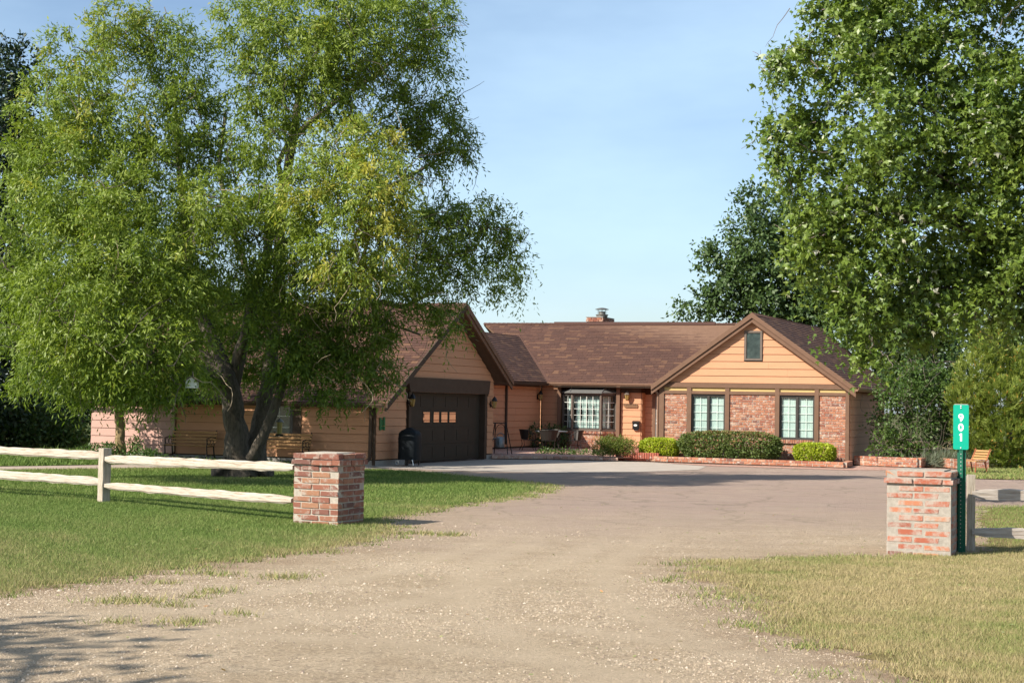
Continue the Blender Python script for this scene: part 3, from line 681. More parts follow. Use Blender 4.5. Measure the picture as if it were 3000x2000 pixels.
GS.part("muntin", M['white'], sw, [(3.055, 3.075, 0.703, 1.657, 0.013, 0.024), (2.724, 3.0545, 1.01, 1.025, 0.013, 0.023), (3.0755, 3.416, 1.01, 1.025, 0.013, 0.023), (2.724, 3.0545, 1.34, 1.355, 0.013, 0.023), (3.0755, 3.416, 1.34, 1.355, 0.013, 0.023)])
GS.part("shutter", M['darktrim'], HOUSE, [(2.36, 2.615, 0.60, 1.78, 0.03, 0.05)])
# downspouts
def downspout(pl, s, z0, z1, d, m, w=0.085, kick=True):
    mb = MB(); pl.box(mb, s - w / 2, s + w / 2, z0 + 0.12, z1, d, d + 0.065)
    if kick:
        a = [pl.p(s - w / 2, z0 + 0.119, d), pl.p(s + w / 2, z0 + 0.119, d), pl.p(s + w / 2, z0 + 0.119, d + 0.065), pl.p(s - w / 2, z0 + 0.119, d + 0.065)]
        b = [pl.p(s - w / 2, z0 + 0.0, d + 0.2), pl.p(s + w / 2, z0, d + 0.2), pl.p(s + w / 2, z0 + 0.06, d + 0.24), pl.p(s - w / 2, z0 + 0.06, d + 0.24)]
        mb.hexa(b + a)
    return mb.build("downspout", m, HOUSE)
downspout(GS, 6.57, 0.1, 1.8, 0.03, M['tan'])
downspout(GS, 0.14, 0.1, 1.75, 0.03, M['darktrim'])
downspout(CW, 15.62, 0.15, 2.55, 0.03, M['darktrim'], 0.1, False)

# ---- garage front
gtop = 4.83; PIT = 0.627
glo = lambda z: (z - 1.72) / PIT if z > 1.72 else 0.0
ghi = lambda z: 7.96 - max(0.0, (z - 2.62)) / PIT * 0.97
wall(GF, [(0, 0.14), (1.95, 0.14), (1.95, 2.9), (0, 1.72)], M['sheath'])
wall(GF, [(7.3, 0.14), (7.96, 0.14), (7.96, 2.62), (7.3, 3.02)], M['sheath'])
w3 = wall(GF, [(1.95, 2.135), (7.3, 2.135), (7.3, 3.02), (4.86, 4.74), (1.95, 2.9)], M['sheath'])
siding(GF, w3, 0.0, 7.96, 0.16, 4.7, 0.237, M['orange'], holes=[(1.78, 7.5, 0.0, 2.12), (1.72, 7.56, 2.11, 2.57)], lo=glo, hi=ghi)
for q_ in ((0.0, 1.9), (7.32, 7.95)): GF.part("foundation", M['concrete'], HOUSE, [(q_[0], q_[1], -0.05, 0.139, -0.12, -0.012)])
mb = MB(); mb.prism([GF.p(1.72, 2.57, 0.0), GF.p(7.56, 2.57, 0.0), GF.p(7.46, 2.13, 0.0), GF.p(1.92, 2.13, 0.0)], GF.n * 0.09); mb.build("door_header", M['darktrim'], HOUSE)
for q_ in ((1.9, 2.06), (7.25, 7.42)): GF.part("door_trim", M['darktrim'], HOUSE, [(q_[0], q_[1], 0.0, 2.128, 0.0, 0.05)])
gd = GF.part("garage_door", M['garage'], HOUSE, [(2.065, 7.245, 0.02, 2.126, -0.22, -0.172)])
for i in range(4):
    z0 = 0.03 + i * 0.523; z1 = z0 + 0.513
    GF.part("door_panel", M['garage'], gd, [(2.07, 7.24, z0, z1, -0.1715, -0.150)])
    if i != 2:
        for k in range(6):
            a = 2.16 + k * 0.848; GF.part("raised_panel", M['garage'], gd, [(a, a + 0.74, z0 + 0.09, z1 - 0.09, -0.1495, -0.140)])
for a, b in ((3.19, 3.66), (3.90, 4.29), (4.43, 4.88), (5.0, 5.47)):
    GF.part("window_pane", M['mirror'], gd, [(a, b, 1.215, 1.525, -0.1495, -0.146)])
    GF.part("pane_frame", M['garage'], gd, [(a - 0.03, a - 0.001, 1.19, 1.55, -0.1495, -0.138), (b + 0.001, b + 0.03, 1.19, 1.55, -0.1495, -0.138), (a, b, 1.19, 1.214, -0.1495, -0.138), (a, b, 1.526, 1.55, -0.1495, -0.138)])
for q_ in ((2.04, 2.062), (7.249, 7.27)): GF.part("jamb", M['darktrim'], HOUSE, [(q_[0], q_[1], 0.0, 2.127, -0.22, -0.001)])

# ---- connecting wall behind the patio
w4 = wall(CW, [(7.9, 0.0), (19.15, 0.0), (19.15, 2.72), (7.9, 2.72)], M['sheath'])
siding(CW, w4, 8.0, 19.1, 0.16, 2.66, 0.25, M['orange'])
CW.part("base_board", M['darktrim'], HOUSE, [(8.0, 19.1, 0.1, 0.158, 0.0, 0.02)])

# ---- main front wall, bay, entry
w5 = wall(MW, [(-0.6, 0.0), (3.62, 0.0), (3.62, 2.72), (-0.6, 2.72)], M['sheath'])
siding(MW, w5, -0.55, 0.14, 0.16, 2.6, 0.25, M['orange'])
siding(MW, w5, 2.78, 3.60, 0.16, 2.36, 0.25, M['orange'])
MW.part("porch_post", M['trim'], HOUSE, [(0.15, 0.29, 0.1, 2.62, 0.03, 0.16)])
MW.part("porch_post", M['trim'], HOUSE, [(2.615, 2.76, 0.1, 2.62, 0.03, 0.15)])
for q_ in ((2.78, 3.60, 2.365, 2.62, 0.0, 0.04), (0.30, 2.58, 2.58, 2.66, 0.0, 0.03)): MW.part("trim_board", M['darktrim'], HOUSE, [q_])
w6 = wall(DW, [(3.2, 0.0), (8.9, 0.0), (8.9, 2.72), (3.2, 2.72)], M['sheath'])
siding(DW, w6, 3.61, 3.93, 0.30, 2.30, 0.25, M['orange'])
rp = Plane(fr(-2.3 + 3.62, 19.2), E2, Vector((1, -0.4, 0)))
wr = wall(rp, [(0.0, 0.0), (0.42, 0.0), (0.42, 2.6), (0.0, 2.6)], M['sheath'], 0.02)
siding(rp, wr, 0.002, 0.41, 0.16, 2.36, 0.25, M['orange'])
for q_ in ((3.94, 4.06, 0.28, 2.34, 0.0, 0.06), (4.061, 5.1, 2.25, 2.36, 0.0, 0.06)): DW.part("door_trim", M['trim'], HOUSE, [q_])
dr = DW.part("front_door", M['grey'], HOUSE, [(4.065, 5.02, 0.28, 2.245, -0.02, 0.03)])
for z0, z1 in ((1.86, 2.12), (1.58, 1.84), (1.30, 1.56)):
    DW.part("pane", M['darkglass'], dr, [(4.24, 4.56, z0, z1, 0.031, 0.036)])
    DW.part("pane_bar", M['grey'], dr, [(4.23, 4.57, z1, z1 + 0.02, 0.031, 0.042)])
DW.part("door_panel", M['grey'], dr, [(4.24, 4.56, 0.42, 0.98, 0.031, 0.04)])
mb = MB(); mb.lathe([(0.0, 0), (0.035, 0.0), (0.035, 0.02), (0.015, 0.03), (0.03, 0.06), (0.02, 0.085), (0, 0.09)], Matrix.Translation(DW.p(4.13, 1.14, 0.03)) @ Vector((0, 0, 1)).rotation_difference(DW.n).to_matrix().to_4x4(), 12)
mb.lathe([(0.0, 0), (0.03, 0.0), (0.03, 0.025), (0, 0.03)], Matrix.Translation(DW.p(4.13, 1.27, 0.03)) @ Vector((0, 0, 1)).rotation_difference(DW.n).to_matrix().to_4x4(), 12)
mb.build("handle", M['silver'], dr)

# bay window: three faces
bA, bB, bC, bD = MW.p(0.36, 0, 0), MW.p(0.86, 0, 0.42), MW.p(2.06, 0, 0.42), MW.p(2.57, 0, 0)
B1 = Plane(bA, bB - bA, CAMV); B2 = Plane(bB, bC - bB, CAMV); B3 = Plane(bC, bD - bC, CAMV)
bay = MB()
for pl, L in ((B1, (bB - bA).length), (B2, (bC - bB).length), (B3, (bD - bC).length)):
    pl.box(bay, 0.0, L, 0.80, 0.88, -0.10, 0.03); pl.box(bay, 0.0, L, 2.24, 2.34, -0.10, 0.02)
for q, r_ in ((bA, 0.04), (bB, 0.048), (bC, 0.048), (bD, 0.04)):
    bay.tube([q + Vector((0, 0, 0.86)), q + Vector((0, 0, 2.26))], r_, 8)
BAY = bay.build("bay_window", M['bayframe'], HOUSE)
def glazed(pl, L, cols, rows, z0, z1, curtains, ins=0.05):
    mb = MB(); pl.box(mb, ins, ins + 0.025, z0, z1, -0.03, 0.012); pl.box(mb, L - ins - 0.025, L - ins, z0, z1, -0.03, 0.012)
    pl.box(mb, ins + 0.026, L - ins - 0.026, z0, z0 + 0.035, -0.03, 0.011); pl.box(mb, ins + 0.026, L - ins - 0.026, z1 - 0.035, z1, -0.03, 0.011)
    mb.build("sash", M['sash'], BAY)
    a, b, c, d = ins + 0.027, L - ins - 0.027, z0 + 0.037, z1 - 0.037
    pane(pl, BAY, a, b, c, d, -0.02)
    mb = MB()
    for k in range(1, cols): x = a + (b - a) * k / cols; pl.box(mb, x - 0.008, x + 0.008, c, d, -0.017, 0.0)
    for k in range(1, rows): z = c + (d - c) * k / rows; pl.box(mb, a, b, z - 0.007, z + 0.007, -0.017, -0.001)
    mb.build("muntin", M['white'], BAY)
    for k in range(curtains):                                    # each curtain is gathered at its middle
        x0 = a + (b - a) * k / curtains; x1 = a + (b - a) * (k + 1) / curtains; xm = (x0 + x1) / 2; hw = (x1 - x0) / 2
        nz, nu = 14, 17; vs = []; fs = []
        for i in range(nz):
            t = i / (nz - 1); z = c + (d - c) * t
            wv = hw * (1.0 - 0.42 * math.exp(-((t - 0.47) / 0.24) ** 2)) * 1.04
            for j in range(nu):
                u = j / (nu - 1) * 2 - 1; vs.append(pl.p(xm + u * wv, z, -0.14 + 0.018 * sin(j * 2.2 + k)))
        for i in range(nz - 1):
            for j in range(nu - 1): q = i * nu + j; fs.append((q, q + 1, q + nu + 1, q + nu))
        mc = MB(); mc.add(vs, fs); mc.build("curtain", M['curtain'], BAY, smooth=True)
glazed(B1, (bB - bA).length, 2, 5, 0.885, 2.235, 2); glazed(B2, (bC - bB).length, 4, 5, 0.885, 2.235, 4); glazed(B3, (bD - bC).length, 2, 5, 0.885, 2.235, 2)
mb = MB(); mb.prism([MW.p(0.36, 0.9, -0.002), MW.p(2.57, 0.9, -0.002), MW.p(2.57, 2.3, -0.002), MW.p(0.36, 2.3, -0.002)], MW.n * 0.02); mb.build("dark_back", M['interior'], BAY)
# bay roof
top = [MW.p(0.72, 2.60, 0.02), MW.p(2.2, 2.60, 0.02)]
eav = [MW.p(0.24, 2.36, 0.0), MW.p(0.80, 2.36, 0.55), MW.p(2.12, 2.36, 0.55), MW.p(2.72, 2.36, 0.0)]
mb = MB(); dz = Vector((0, 0, -0.05))
mb.add(eav + top + [e + dz for e in eav], [(0, 1, 4), (1, 2, 5, 4), (2, 3, 5), (0, 6, 7, 1), (1, 7, 8, 2), (2, 8, 9, 3), (9, 8, 7, 6)])
br_ = mb.build("bay_roof", M['baymetal'], BAY)
mb = MB()
for a, b in ((eav[1], top[0]), (eav[2], top[1])): mb.tube([a + Vector((0, 0, .01)), b + Vector((0, 0, .01))], 0.018, 5)
mb.build("seam", M['silver'], BAY)
# brick base of the bay
for pl, L in ((B1, (bB - bA).length), (B2, (bC - bB).length), (B3, (bD - bC).length)):
    bw = pl.part("brick_wall", M['mortar'], HOUSE, [(0.0, L, 0.05, 0.70, -0.2, -0.0)])
    brick_panel(pl, bw, 0.0, L, 0.1, 0.69, None, single=False)
    x = 0.0
    while x < L - 0.03: brick_to(BRK_REST, pl.p(x + 0.034, 0.745, 0.0), pl.e, pl.n, 0.06, 0.16, 0.10); x += 0.075
    pl.part("mortar", M['mortar'], bw, [(0, L, 0.70, 0.785, -0.1, 0.055)])

# ---- right wing: brick panels between brown posts
posts = [(0.0, 0.175), (0.91, 1.065), (2.23, 2.375), (3.93, 4.085), (5.245, 5.385), (6.385, 6.52)]
WFm = lambda a: 6.45 - a
posts = [(0.0, 0.17), (0.97, 1.125), (2.295, 2.44), (3.99, 4.14), (5.31, 5.45), (6.33, 6.45)]
w7 = wall(WF, [(0, 0), (6.45, 0), (6.45, 2.5), (0, 2.5)], M['sheath'])
gz0 = 2.66
wlo = lambda z: max(0.0, (z - 2.55) / 0.722 - 0.06); whi = lambda z: 6.45 - max(0.0, (z - 2.55) / 0.722 - 0.06)
w8 = wall(WF, [(-0.2, 2.52), (6.65, 2.52), (3.225, 4.86)], M['sheath'])
siding(WF, w8, 0, 6.45, gz0, 4.86, 0.247, M['orange'], holes=[(2.92, 3.55, 3.42, 4.46)], lo=wlo, hi=whi)
for a, b in posts: WF.part("post", M['trim'], HOUSE, [(a, b, 0.0, 2.505, 0.0, 0.075)])
WF.part("beam", M['trim'], HOUSE, [(-0.02, 6.47, 2.507, 2.66, 0.0, 0.085)])
for i in range(5):
    a, b = posts[i][1] + 0.002, posts[i + 1][0] - 0.002
    WF.part("strip", M['yellow'], HOUSE, [(a, b, 2.39, 2.505, 0.0, 0.03)])
    WF.part("rail", M['trim'], HOUSE, [(a, b, 2.285, 2.388, 0.0, 0.068)])
def wing_window(a, b):
    z0, z1 = 0.80, 2.283
    fb = [(a, a + 0.035, z0, z1, -0.06, 0.02), (b - 0.035, b, z0, z1, -0.06, 0.02), (a + 0.036, b - 0.036, z1 - 0.06, z1, -0.06, 0.019), (a + 0.036, b - 0.036, z0, z0 + 0.05, -0.06, 0.03)]
    mid = (a + b) / 2; fb.append((mid - 0.028, mid + 0.028, z0 + 0.051, z1 - 0.061, -0.055, 0.018))
    wd = WF.part("window", M['sash'], HOUSE, fb)
    for x0, x1 in ((a + 0.036, mid - 0.029), (mid + 0.029, b - 0.036)):
        c, d = z0 + 0.052, z1 - 0.062
        WF.part("sash", M['sash'], wd, [(x0, x0 + 0.02, c, d, -0.045, 0.008), (x1 - 0.02, x1, c, d, -0.045, 0.008), (x0 + 0.021, x1 - 0.021, d - 0.02, d, -0.045, 0.007), (x0 + 0.021, x1 - 0.021, c, c + 0.02, -0.045, 0.007)])
        p0, p1, q0, q1 = x0 + 0.022, x1 - 0.022, c + 0.022, d - 0.022
        pane(WF, wd, p0, p1, q0, q1, -0.028)
        xm = (p0 + p1) / 2 + 0.01
        mn = [(xm - 0.006, xm + 0.006, q0, q1, -0.042, -0.031)]
        for k in range(1, 5): z = q0 + (q1 - q0) * k / 5; mn.append((p0, p1, z - 0.006, z + 0.006, -0.043, -0.0315))
        WF.part("muntin", M['white'], wd, mn)
        nu, nz = 23, 2; mc = MB(); vs = [WF.p(p0 + 0.01 + (p1 - p0 - 0.01) * j / (nu - 1), q0 + (q1 - q0) * i, -0.075 + 0.006 * sin(j * 2.4)) for i in range(nz) for j in range(nu)]
        mc.add(vs, [(j, j + 1, j + nu + 1, j + nu) for j in range(nu - 1)]); mc.build("curtain", M['curtain'], wd, smooth=True)
    WF.part("dark_back", M['interior'], wd, [(a, b, z0, z1, -0.004, -0.001)]) if False else None
    return wd
# recesses behind the wing windows: the wall core there is pushed back
for i in (0, 2, 4):
    a, b = posts[i][1] + 0.002, posts[i + 1][0] - 0.002
    bw = WF.part("brick_wall", M['mortar'], HOUSE, [(a, b, 0.02, 2.283, 0.0, 0.004)])
    brick_panel(WF, bw, a, b, 0.06, 2.28, None, True, d=0.008)
bpy.data.objects.remove(w7)
mb = MB(); WF.box(mb, -0.0, 6.45, 0.0, 0.79, -0.3, -0.004)
for i in (0, 2, 4): WF.box(mb, posts[i][0], posts[i + 1][1], 0.79, 2.5, -0.3, -0.004)
WF.box(mb, posts[1][0], posts[2][1], 2.283, 2.5, -0.3, -0.006); WF.box(mb, posts[3][0], posts[4][1], 2.283, 2.5, -0.3, -0.006)
mb.build("wall", M['sheath'], HOUSE)
for q_ in (1, 3): WF.part("dark_back", M['interior'], HOUSE, [(posts[q_][1], posts[q_ + 1][0], 0.79, 2.283, -0.29, -0.27)])
for i in (1, 3):
    a, b = posts[i][1] + 0.002, posts[i + 1][0] - 0.002
    wing_window(a, b)
    bw = WF.part("brick_wall", M['mortar'], HOUSE, [(a, b, 0.02, 0.70, 0.0, 0.004)])
    brick_panel(WF, bw, a, b, 0.06, 0.66, None, False, d=0.008)
    x = a
    while x < b - 0.04: brick_to(BRK_REST, WF.p(x + 0.035, 0.735, 0.03), WF.e, WF.n, 0.06, 0.14, 0.12); x += 0.076
    WF.part("mortar", M['mortar'], bw, [(a, b, 0.66, 0.785, 0.0, 0.075)])
BRK_REST.build("brick", M['brick'], HOUSE)['kind'] = 'stuff'
# attic window
av = WF.part("attic_window", M['bayframe'], HOUSE, [(2.93, 3.0, 3.44, 4.45, 0.0, 0.06), (3.47, 3.54, 3.44, 4.45, 0.0, 0.06), (3.001, 3.469, 4.38, 4.45, 0.0, 0.058), (3.001, 3.469, 3.44, 3.51, 0.0, 0.058)])
WF.part("pane", M['darkglass'], av, [(3.002, 3.468, 3.512, 4.378, 0.0, 0.03)])
# wing side walls
w9 = wall(WS, [(0, 0), (6.4, 0), (6.4, 2.55), (0, 2.55)], M['sheath'])
siding(WS, w9, 0.02, 6.4, 0.16, 2.5, 0.25, M['orange'])
w10 = wall(WL, [(0, 0), (8.1, 0), (8.1, 2.6), (0, 2.6)], M['sheath'])
siding(WL, w10, 0.12, 8.05, 0.16, 2.55, 0.25, M['orange'])
# unseen back walls close the volume
bk = Plane(fr(-7.4, 29.0), E1, Vector((0, 1, 0))); wall(bk, [(0, 0), (15, 0), (15, 2.7), (0, 2.7)], M['orange'])
wall(Plane(fr(6.2, 18.0), E2, Vector((1, 0, 0))), [(0, 0), (11, 0), (11, 2.7), (5.9, 5.2), (0.7, 2.7)], M['orange'])

# ---- roofs
SH_COUNT = [0]; SH_REST = MB()
def roof(pts, name="roof", thick=0.10, shingle_first=False, label=None, exposure=0.15, tab=0.27):
    """pts: eave-left, eave-right, ridge-right, ridge-left as seen from outside"""
    P = [Vector(q) for q in pts]; n = (P[1] - P[0]).cross(P[3] - P[0]).normalized()
    if n.z < 0: n = -n
    mb = MB(); mb.prism([q - n * 0.004 for q in P], -n * thick); ro = mb.build(name, M['trim'], HOUSE)
    if label: ro['label'] = label
    u = (P[1] - P[0]).normalized(); v = n.cross(u)
    if v.z < 0: v = -v
    q2 = [((q - P[0]).dot(u), (q - P[0]).dot(v)) for q in P]
    vmax = max(q[1] for q in q2)
    def span(vv):
        xs_ = []
        for i in range(len(q2)):
            (x0, y0), (x1, y1) = q2[i], q2[(i + 1) % len(q2)]
            if (y0 - vv) * (y1 - vv) <= 0 and abs(y1 - y0) > 1e-9: xs_.append(x0 + (x1 - x0) * (vv - y0) / (y1 - y0))
        return (min(xs_), max(xs_)) if len(xs_) >= 2 else None
    r = 0; vv = 0.0; run = 0; tv = 0.4
    while vv < vmax - 0.02:
        v1 = min(vv + exposure + 0.03, vmax - 0.001); a = span(vv + 0.001); b = span(v1 - 0.001)
        if not a: break
        if not b: b = a
        x = min(a[0], b[0]) - R.uniform(0, tab); xe = max(a[1], b[1])
        while x < xe:
            w = tab * R.choice((0.55, 0.8, 1.0, 1.0, 1.25)); x1 = x + w - 0.006
            if run <= 0:
                run = R.choice((1, 1, 1, 2)); tv = R.random()
                tv = R.uniform(0.88, 1.0) if tv > 0.84 else R.uniform(0.0, 0.75)
            run -= 1
            cl = lambda q, s_: min(max(q, s_[0]), s_[1])
            l0, r0, l1, r1 = cl(x, a), cl(x1, a), cl(x, b), cl(x1, b)
            if r0 - l0 > 0.015 or r1 - l1 > 0.015:
                h0 = 0.014 + R.uniform(0, 0.006); h1 = 0.003
                pt = lambda uu, ww, hh: P[0] + u * uu + v * ww + n * hh
                vs = [pt(l0, vv, 0), pt(r0, vv, 0), pt(l0, vv, h0), pt(r0, vv, h0), pt(r1, v1, h1), pt(l1, v1, h1), pt(l1, v1, 0), pt(r1, v1, 0)]
                fs = [(0, 1, 3, 2), (2, 3, 4, 5), (0, 2, 5, 6), (1, 7, 4, 3)]
                if shingle_first and SH_COUNT[0] < 300 and r >= 2:
                    m1 = MB(); m1.add(vs, fs, tv); m1.build("shingle", M['shingle'], ro); SH_COUNT[0] += 1
                else: SH_REST.add(vs, fs, tv)
            x += w
        vv += exposure; r += 1
    return ro
def ridge_caps(a, b, na, w=0.16, name="ridge_cap", parent=None):
    a = Vector(a); b = Vector(b); L = (b - a).length; d = (b - a).normalized(); k = int(L / 0.22)
    side = d.cross(Vector((0, 0, 1))).normalized(); mb = MB()
    for i in range(k):
        p0 = a + d * (L * i / k); p1 = a + d * (L * (i + 1.25) / k); up = Vector((0, 0, 0.035)); up1 = Vector((0, 0, 0.02)); dn = Vector((0, 0, -w * na))
        mb.add([p0 + up, p0 + up + side * w + dn, p0 + up - side * w + dn, p1 + up1, p1 + up1 + side * w + dn, p1 + up1 - side * w + dn], [(0, 1, 4, 3), (2, 0, 3, 5), (0, 2, 1)], R.uniform(0.1, 0.6))
    return mb.build(name, M['shingle'], parent or HOUSE)

OV = 0.42; WOV = 0.2
# garage roof: ridge runs along -E1
ridgeA, ridgeB = fr(OV, 4.87, 4.95), fr(-9.8, 4.87, 4.95)
eL0, eL1 = fr(OV, -0.22, 1.76), fr(-9.8, -0.22, 1.76)
eR0, eR1 = fr(OV, 8.6, 2.61), fr(-9.8, 8.6, 2.61)
rg = roof([eL1, eL0, ridgeA, ridgeB], shingle_first=False)
roof([eR0, eR1, ridgeB, ridgeA]); ridge_caps(ridgeA, ridgeB, 0.62)
# connecting roof, faces the driveway; ridge parallel to the garage front
cA, cB = fr(-2.55, 8.62, 2.66), fr(-2.55, 18.98, 2.74); cC, cD = fr(-5.5, 22.77, 4.78), fr(-5.5, 8.0, 4.74)
roof([cA, cB, cC, cD]); roof([fr(-8.8, 22.7, 2.7), fr(-8.8, 8.0, 2.7), cD, cC]); ridge_caps(cD, cC, 0.62)
# main roof
mEL, mER = fr(-2.55, 18.98, 2.74), fr(6.3, 18.98, 2.70); mRR, mRL = fr(6.3, 24.0, 5.40), fr(-7.6, 24.0, 5.42)
roof([mEL, mER, mRR, mRL], shingle_first=True, label="long front slope over the entry")
roof([fr(6.3, 29.4, 2.7), fr(-7.6, 29.4, 2.7), mRL, mRR]); ridge_caps(mRL, mRR, 0.5, 0.15)
vent = MB(); q0, q1 = fr(-4.3, 24.0, 5.455), fr(2.9, 24.0, 5.445); s_ = Vector((E1.y, -E1.x, 0))
vent.prism([q0 + s_ * 0.17 + Vector((0, 0, -0.085)), q0 + Vector((0, 0, 0.03)), q0 - s_ * 0.17 + Vector((0, 0, -0.085)), q0 - s_ * 0.17 + Vector((0, 0, -0.12)), q0 - Vector((0, 0, 0.02)), q0 + s_ * 0.17 + Vector((0, 0, -0.12))], q1 - q0)
vent.build("ridge_vent", M['shingle'], HOUSE)
# wing roof
wA0 = 7.755; wz = 5.04
wRf, wRb = fr(wA0, 11.56 - WOV, wz), fr(wA0, 22.2, 5.08)
wEr, wErb = fr(11.22, 11.56 - WOV, 2.555), fr(11.3, 18.3, 2.56)
wEl, wElb = fr(4.29, 11.56 - WOV, 2.555), fr(4.29, 18.72, 2.6)
wingL_ridge_end = fr(wA0, 22.9, 5.05)
roof([wEr, wErb, wRb, wRf], label="right wing slope with straight shingle courses"); roof([wElb, wEl, wRf, wingL_ridge_end]); ridge_caps(wRf, wRb, 0.7)
SH_REST.build("shingle", M['shingle'], HOUSE)['kind'] = 'stuff'
# valley strips
def valley(a, b, w=0.12):
    mb = MB(); a = Vector(a); b = Vector(b); sd = (b - a).cross(Vector((0, 0, 1))).normalized() * w; up = Vector((0, 0, 0.03))
    mb.add([a - sd + up * 1.6, a + up, a + sd + up * 1.6, b - sd + up * 1.6, b + up, b + sd + up * 1.6], [(0, 1, 4, 3), (1, 2, 5, 4)], 0.5); return mb.build("valley", M['shingle'], HOUSE)
valley(cB, cC)

# barge boards: two stepped boards per rake; gutters; soffits
def rake(p_low, p_high, out, h1=0.17, h2=0.13, m=M['trim']):
    a = Vector(p_low); b = Vector(p_high); out = Vector(out).normalized()
    mb = MB(); mb.prism([a + Vector((0, 0, 0.015)), b + Vector((0, 0, 0.015)), b + Vector((0, 0, -h1)), a + Vector((0, 0, -h1))], out * 0.045); o = mb.build("barge_board", m, HOUSE)
    mb = MB(); mb.prism([a + Vector((0, 0, -h1 * 0.98)), b + Vector((0, 0, -h1 * 0.98)), b + Vector((0, 0, -h1 - h2)), a + Vector((0, 0, -h1 - h2))], -out * 0.05); mb.build("lower_barge_board", m, HOUSE)
nf = GF.n
rake(eL0, ridgeA, nf, 0.13, 0.10, M['darktrim']); rake(eR0, ridgeA, nf, 0.17, 0.14)
nw = WF.n
rake(wEl, wRf, nw, 0.16, 0.15); rake(wEr, wRf, nw, 0.16, 0.15)
rake(wErb, wRb, E2, 0.15, 0.05)
def gutter(a, b, out, m=M['gutter'], h=0.12, w=0.11):
    a = Vector(a); b = Vector(b); out = Vector(out).normalized(); mb = MB(); z = Vector((0, 0, 1))
    prof = [(0.0, -h), (w * 0.6, -h), (w, -h * 0.35), (w, 0.0), (w - 0.015, 0.0), (w - 0.02, -h * 0.4), (0.0, -h * 0.4)]
    mb.prism([a + out * x + z * y for x, y in prof], b - a); return mb.build("gutter", m, HOUSE)
gutter(fr(-2.55, 18.96, 2.74), fr(4.25, 18.96, 2.72), MW.n); gutter(fr(-2.53, 8.7, 2.66), fr(-2.53, 18.85, 2.71), CW.n, M['darktrim'])
gutter(fr(11.24, 11.2, 2.56), fr(11.3, 18.3, 2.56), WS.n); gutter(fr(0.36, -0.24, 1.76), fr(-9.8, -0.24, 1.76), GS.n, M['darktrim'])
mb = MB(); mb.tube([fr(4.16, 18.6, 2.58), fr(4.22, 18.4, 2.45), fr(4.45, 11.9, 2.36) if False else fr(4.40, 18.2, 2.3), fr(4.42, 18.15, 0.3)], 0.05, 8); mb.build("downspout", M['gutter'], HOUSE)
# elbow from the main gutter down beside the wing post
mb = MB(); mb.tube([WF.p(-0.18, 2.50, 0.16), WF.p(-0.17, 2.42, 0.15), WF.p(-0.07, 2.30, 0.06), WF.p(-0.05, 2.18, 0.03), WF.p(-0.05, 0.2, 0.03)], 0.04, 8); mb.build("downspout", M['gutter'], HOUSE)
def soffit(pts, m): mb = MB(); mb.prism([Vector(q) for q in pts], (0, 0, 0.02)); return mb.build("soffit", m, HOUSE)
soffit([fr(-2.2, 18.75, 2.56), fr(4.5, 18.75, 2.56), fr(4.5, 19.7, 2.56), fr(-2.2, 19.7, 2.56)], M['darktrim'])
soffit([fr(-2.56, 8.6, 2.53), fr(-2.56, 19.0, 2.53), fr(-2.9, 19.0, 2.53), fr(-2.9, 8.6, 2.53)], M['darktrim'])
# chimney
cz0 = 4.9; cpl = Plane(fr(-2.95, 24.35), E1, CAMV); cl_ = 0.72; cd = 1.45
mb = MB(); mb.prism([cpl.p(0, cz0, 0), cpl.p(cl_, cz0, 0), cpl.p(cl_, cz0, 0) + E2 * cd, cpl.p(0, cz0, 0) + E2 * cd], (0, 0, 0.80)); CH = mb.build("chimney", M['mortar'], HOUSE)
for i in range(7):
    z = 5.13 + i * 0.085; off = 0.02 if i == 5 else 0.0
    x = 0.0 - (0.12 if i % 2 else 0)
    while x < cl_ - 0.02:
        a = max(x, -off); b = min(x + 0.215, cl_ + off)
        if b - a > 0.03: brick('brick', cpl.p((a + b) / 2, z + 0.0, 0.008 + off), cpl.e, -cpl.n if cpl.e.cross(-cpl.n).z > 0 else cpl.n, b - a, 0.05, 0.067, CH)
        x += 0.23
    y = -off
    while y < cd - 0.02:
        b = min(y + 0.215, cd); mid = cpl.p(cl_ + off + 0.008, z, 0) + E2 * ((y + b) / 2)
        brick('brick', mid, E2, Vector((-E2.y, E2.x, 0)), b - y, 0.05, 0.067, CH); y += 0.23
mb = MB(); cc_ = cpl.p(0.72, 0, 0) + E2 * 0.35 - E1 * 0.15
mb.prism([cpl.p(-0.03, 5.70, 0.03), cpl.p(cl_ + 0.03, 5.70, 0.03), cpl.p(cl_ + 0.03, 5.70, 0) + E2 * cd, cpl.p(-0.03, 5.70, 0) + E2 * cd], (0, 0, 0.03)); mb.build("chimney_crown", M['concrete'], CH)
X = Matrix.Translation((cc_.x, cc_.y, 5.72))
mb = MB(); mb.lathe([(0.23, 0.0), (0.25, 0.03), (0.25, 0.07), (0.28, 0.10), (0.28, 0.12), (0.16, 0.13), (0.16, 0.26), (0.145, 0.26), (0.145, 0.14)], X, 20)
for k in range(8): a = k * pi / 4; mb.tube([X @ Vector((0.21 * cos(a), 0.21 * sin(a), 0.11)), X @ Vector((0.21 * cos(a), 0.21 * sin(a), 0.36))], 0.008, 4)
mb.lathe([(0.30, 0.345), (0.30, 0.36), (0.16, 0.41), (0.03, 0.43)], X, 20); mb.build("flue_cap", M['flue'], CH)

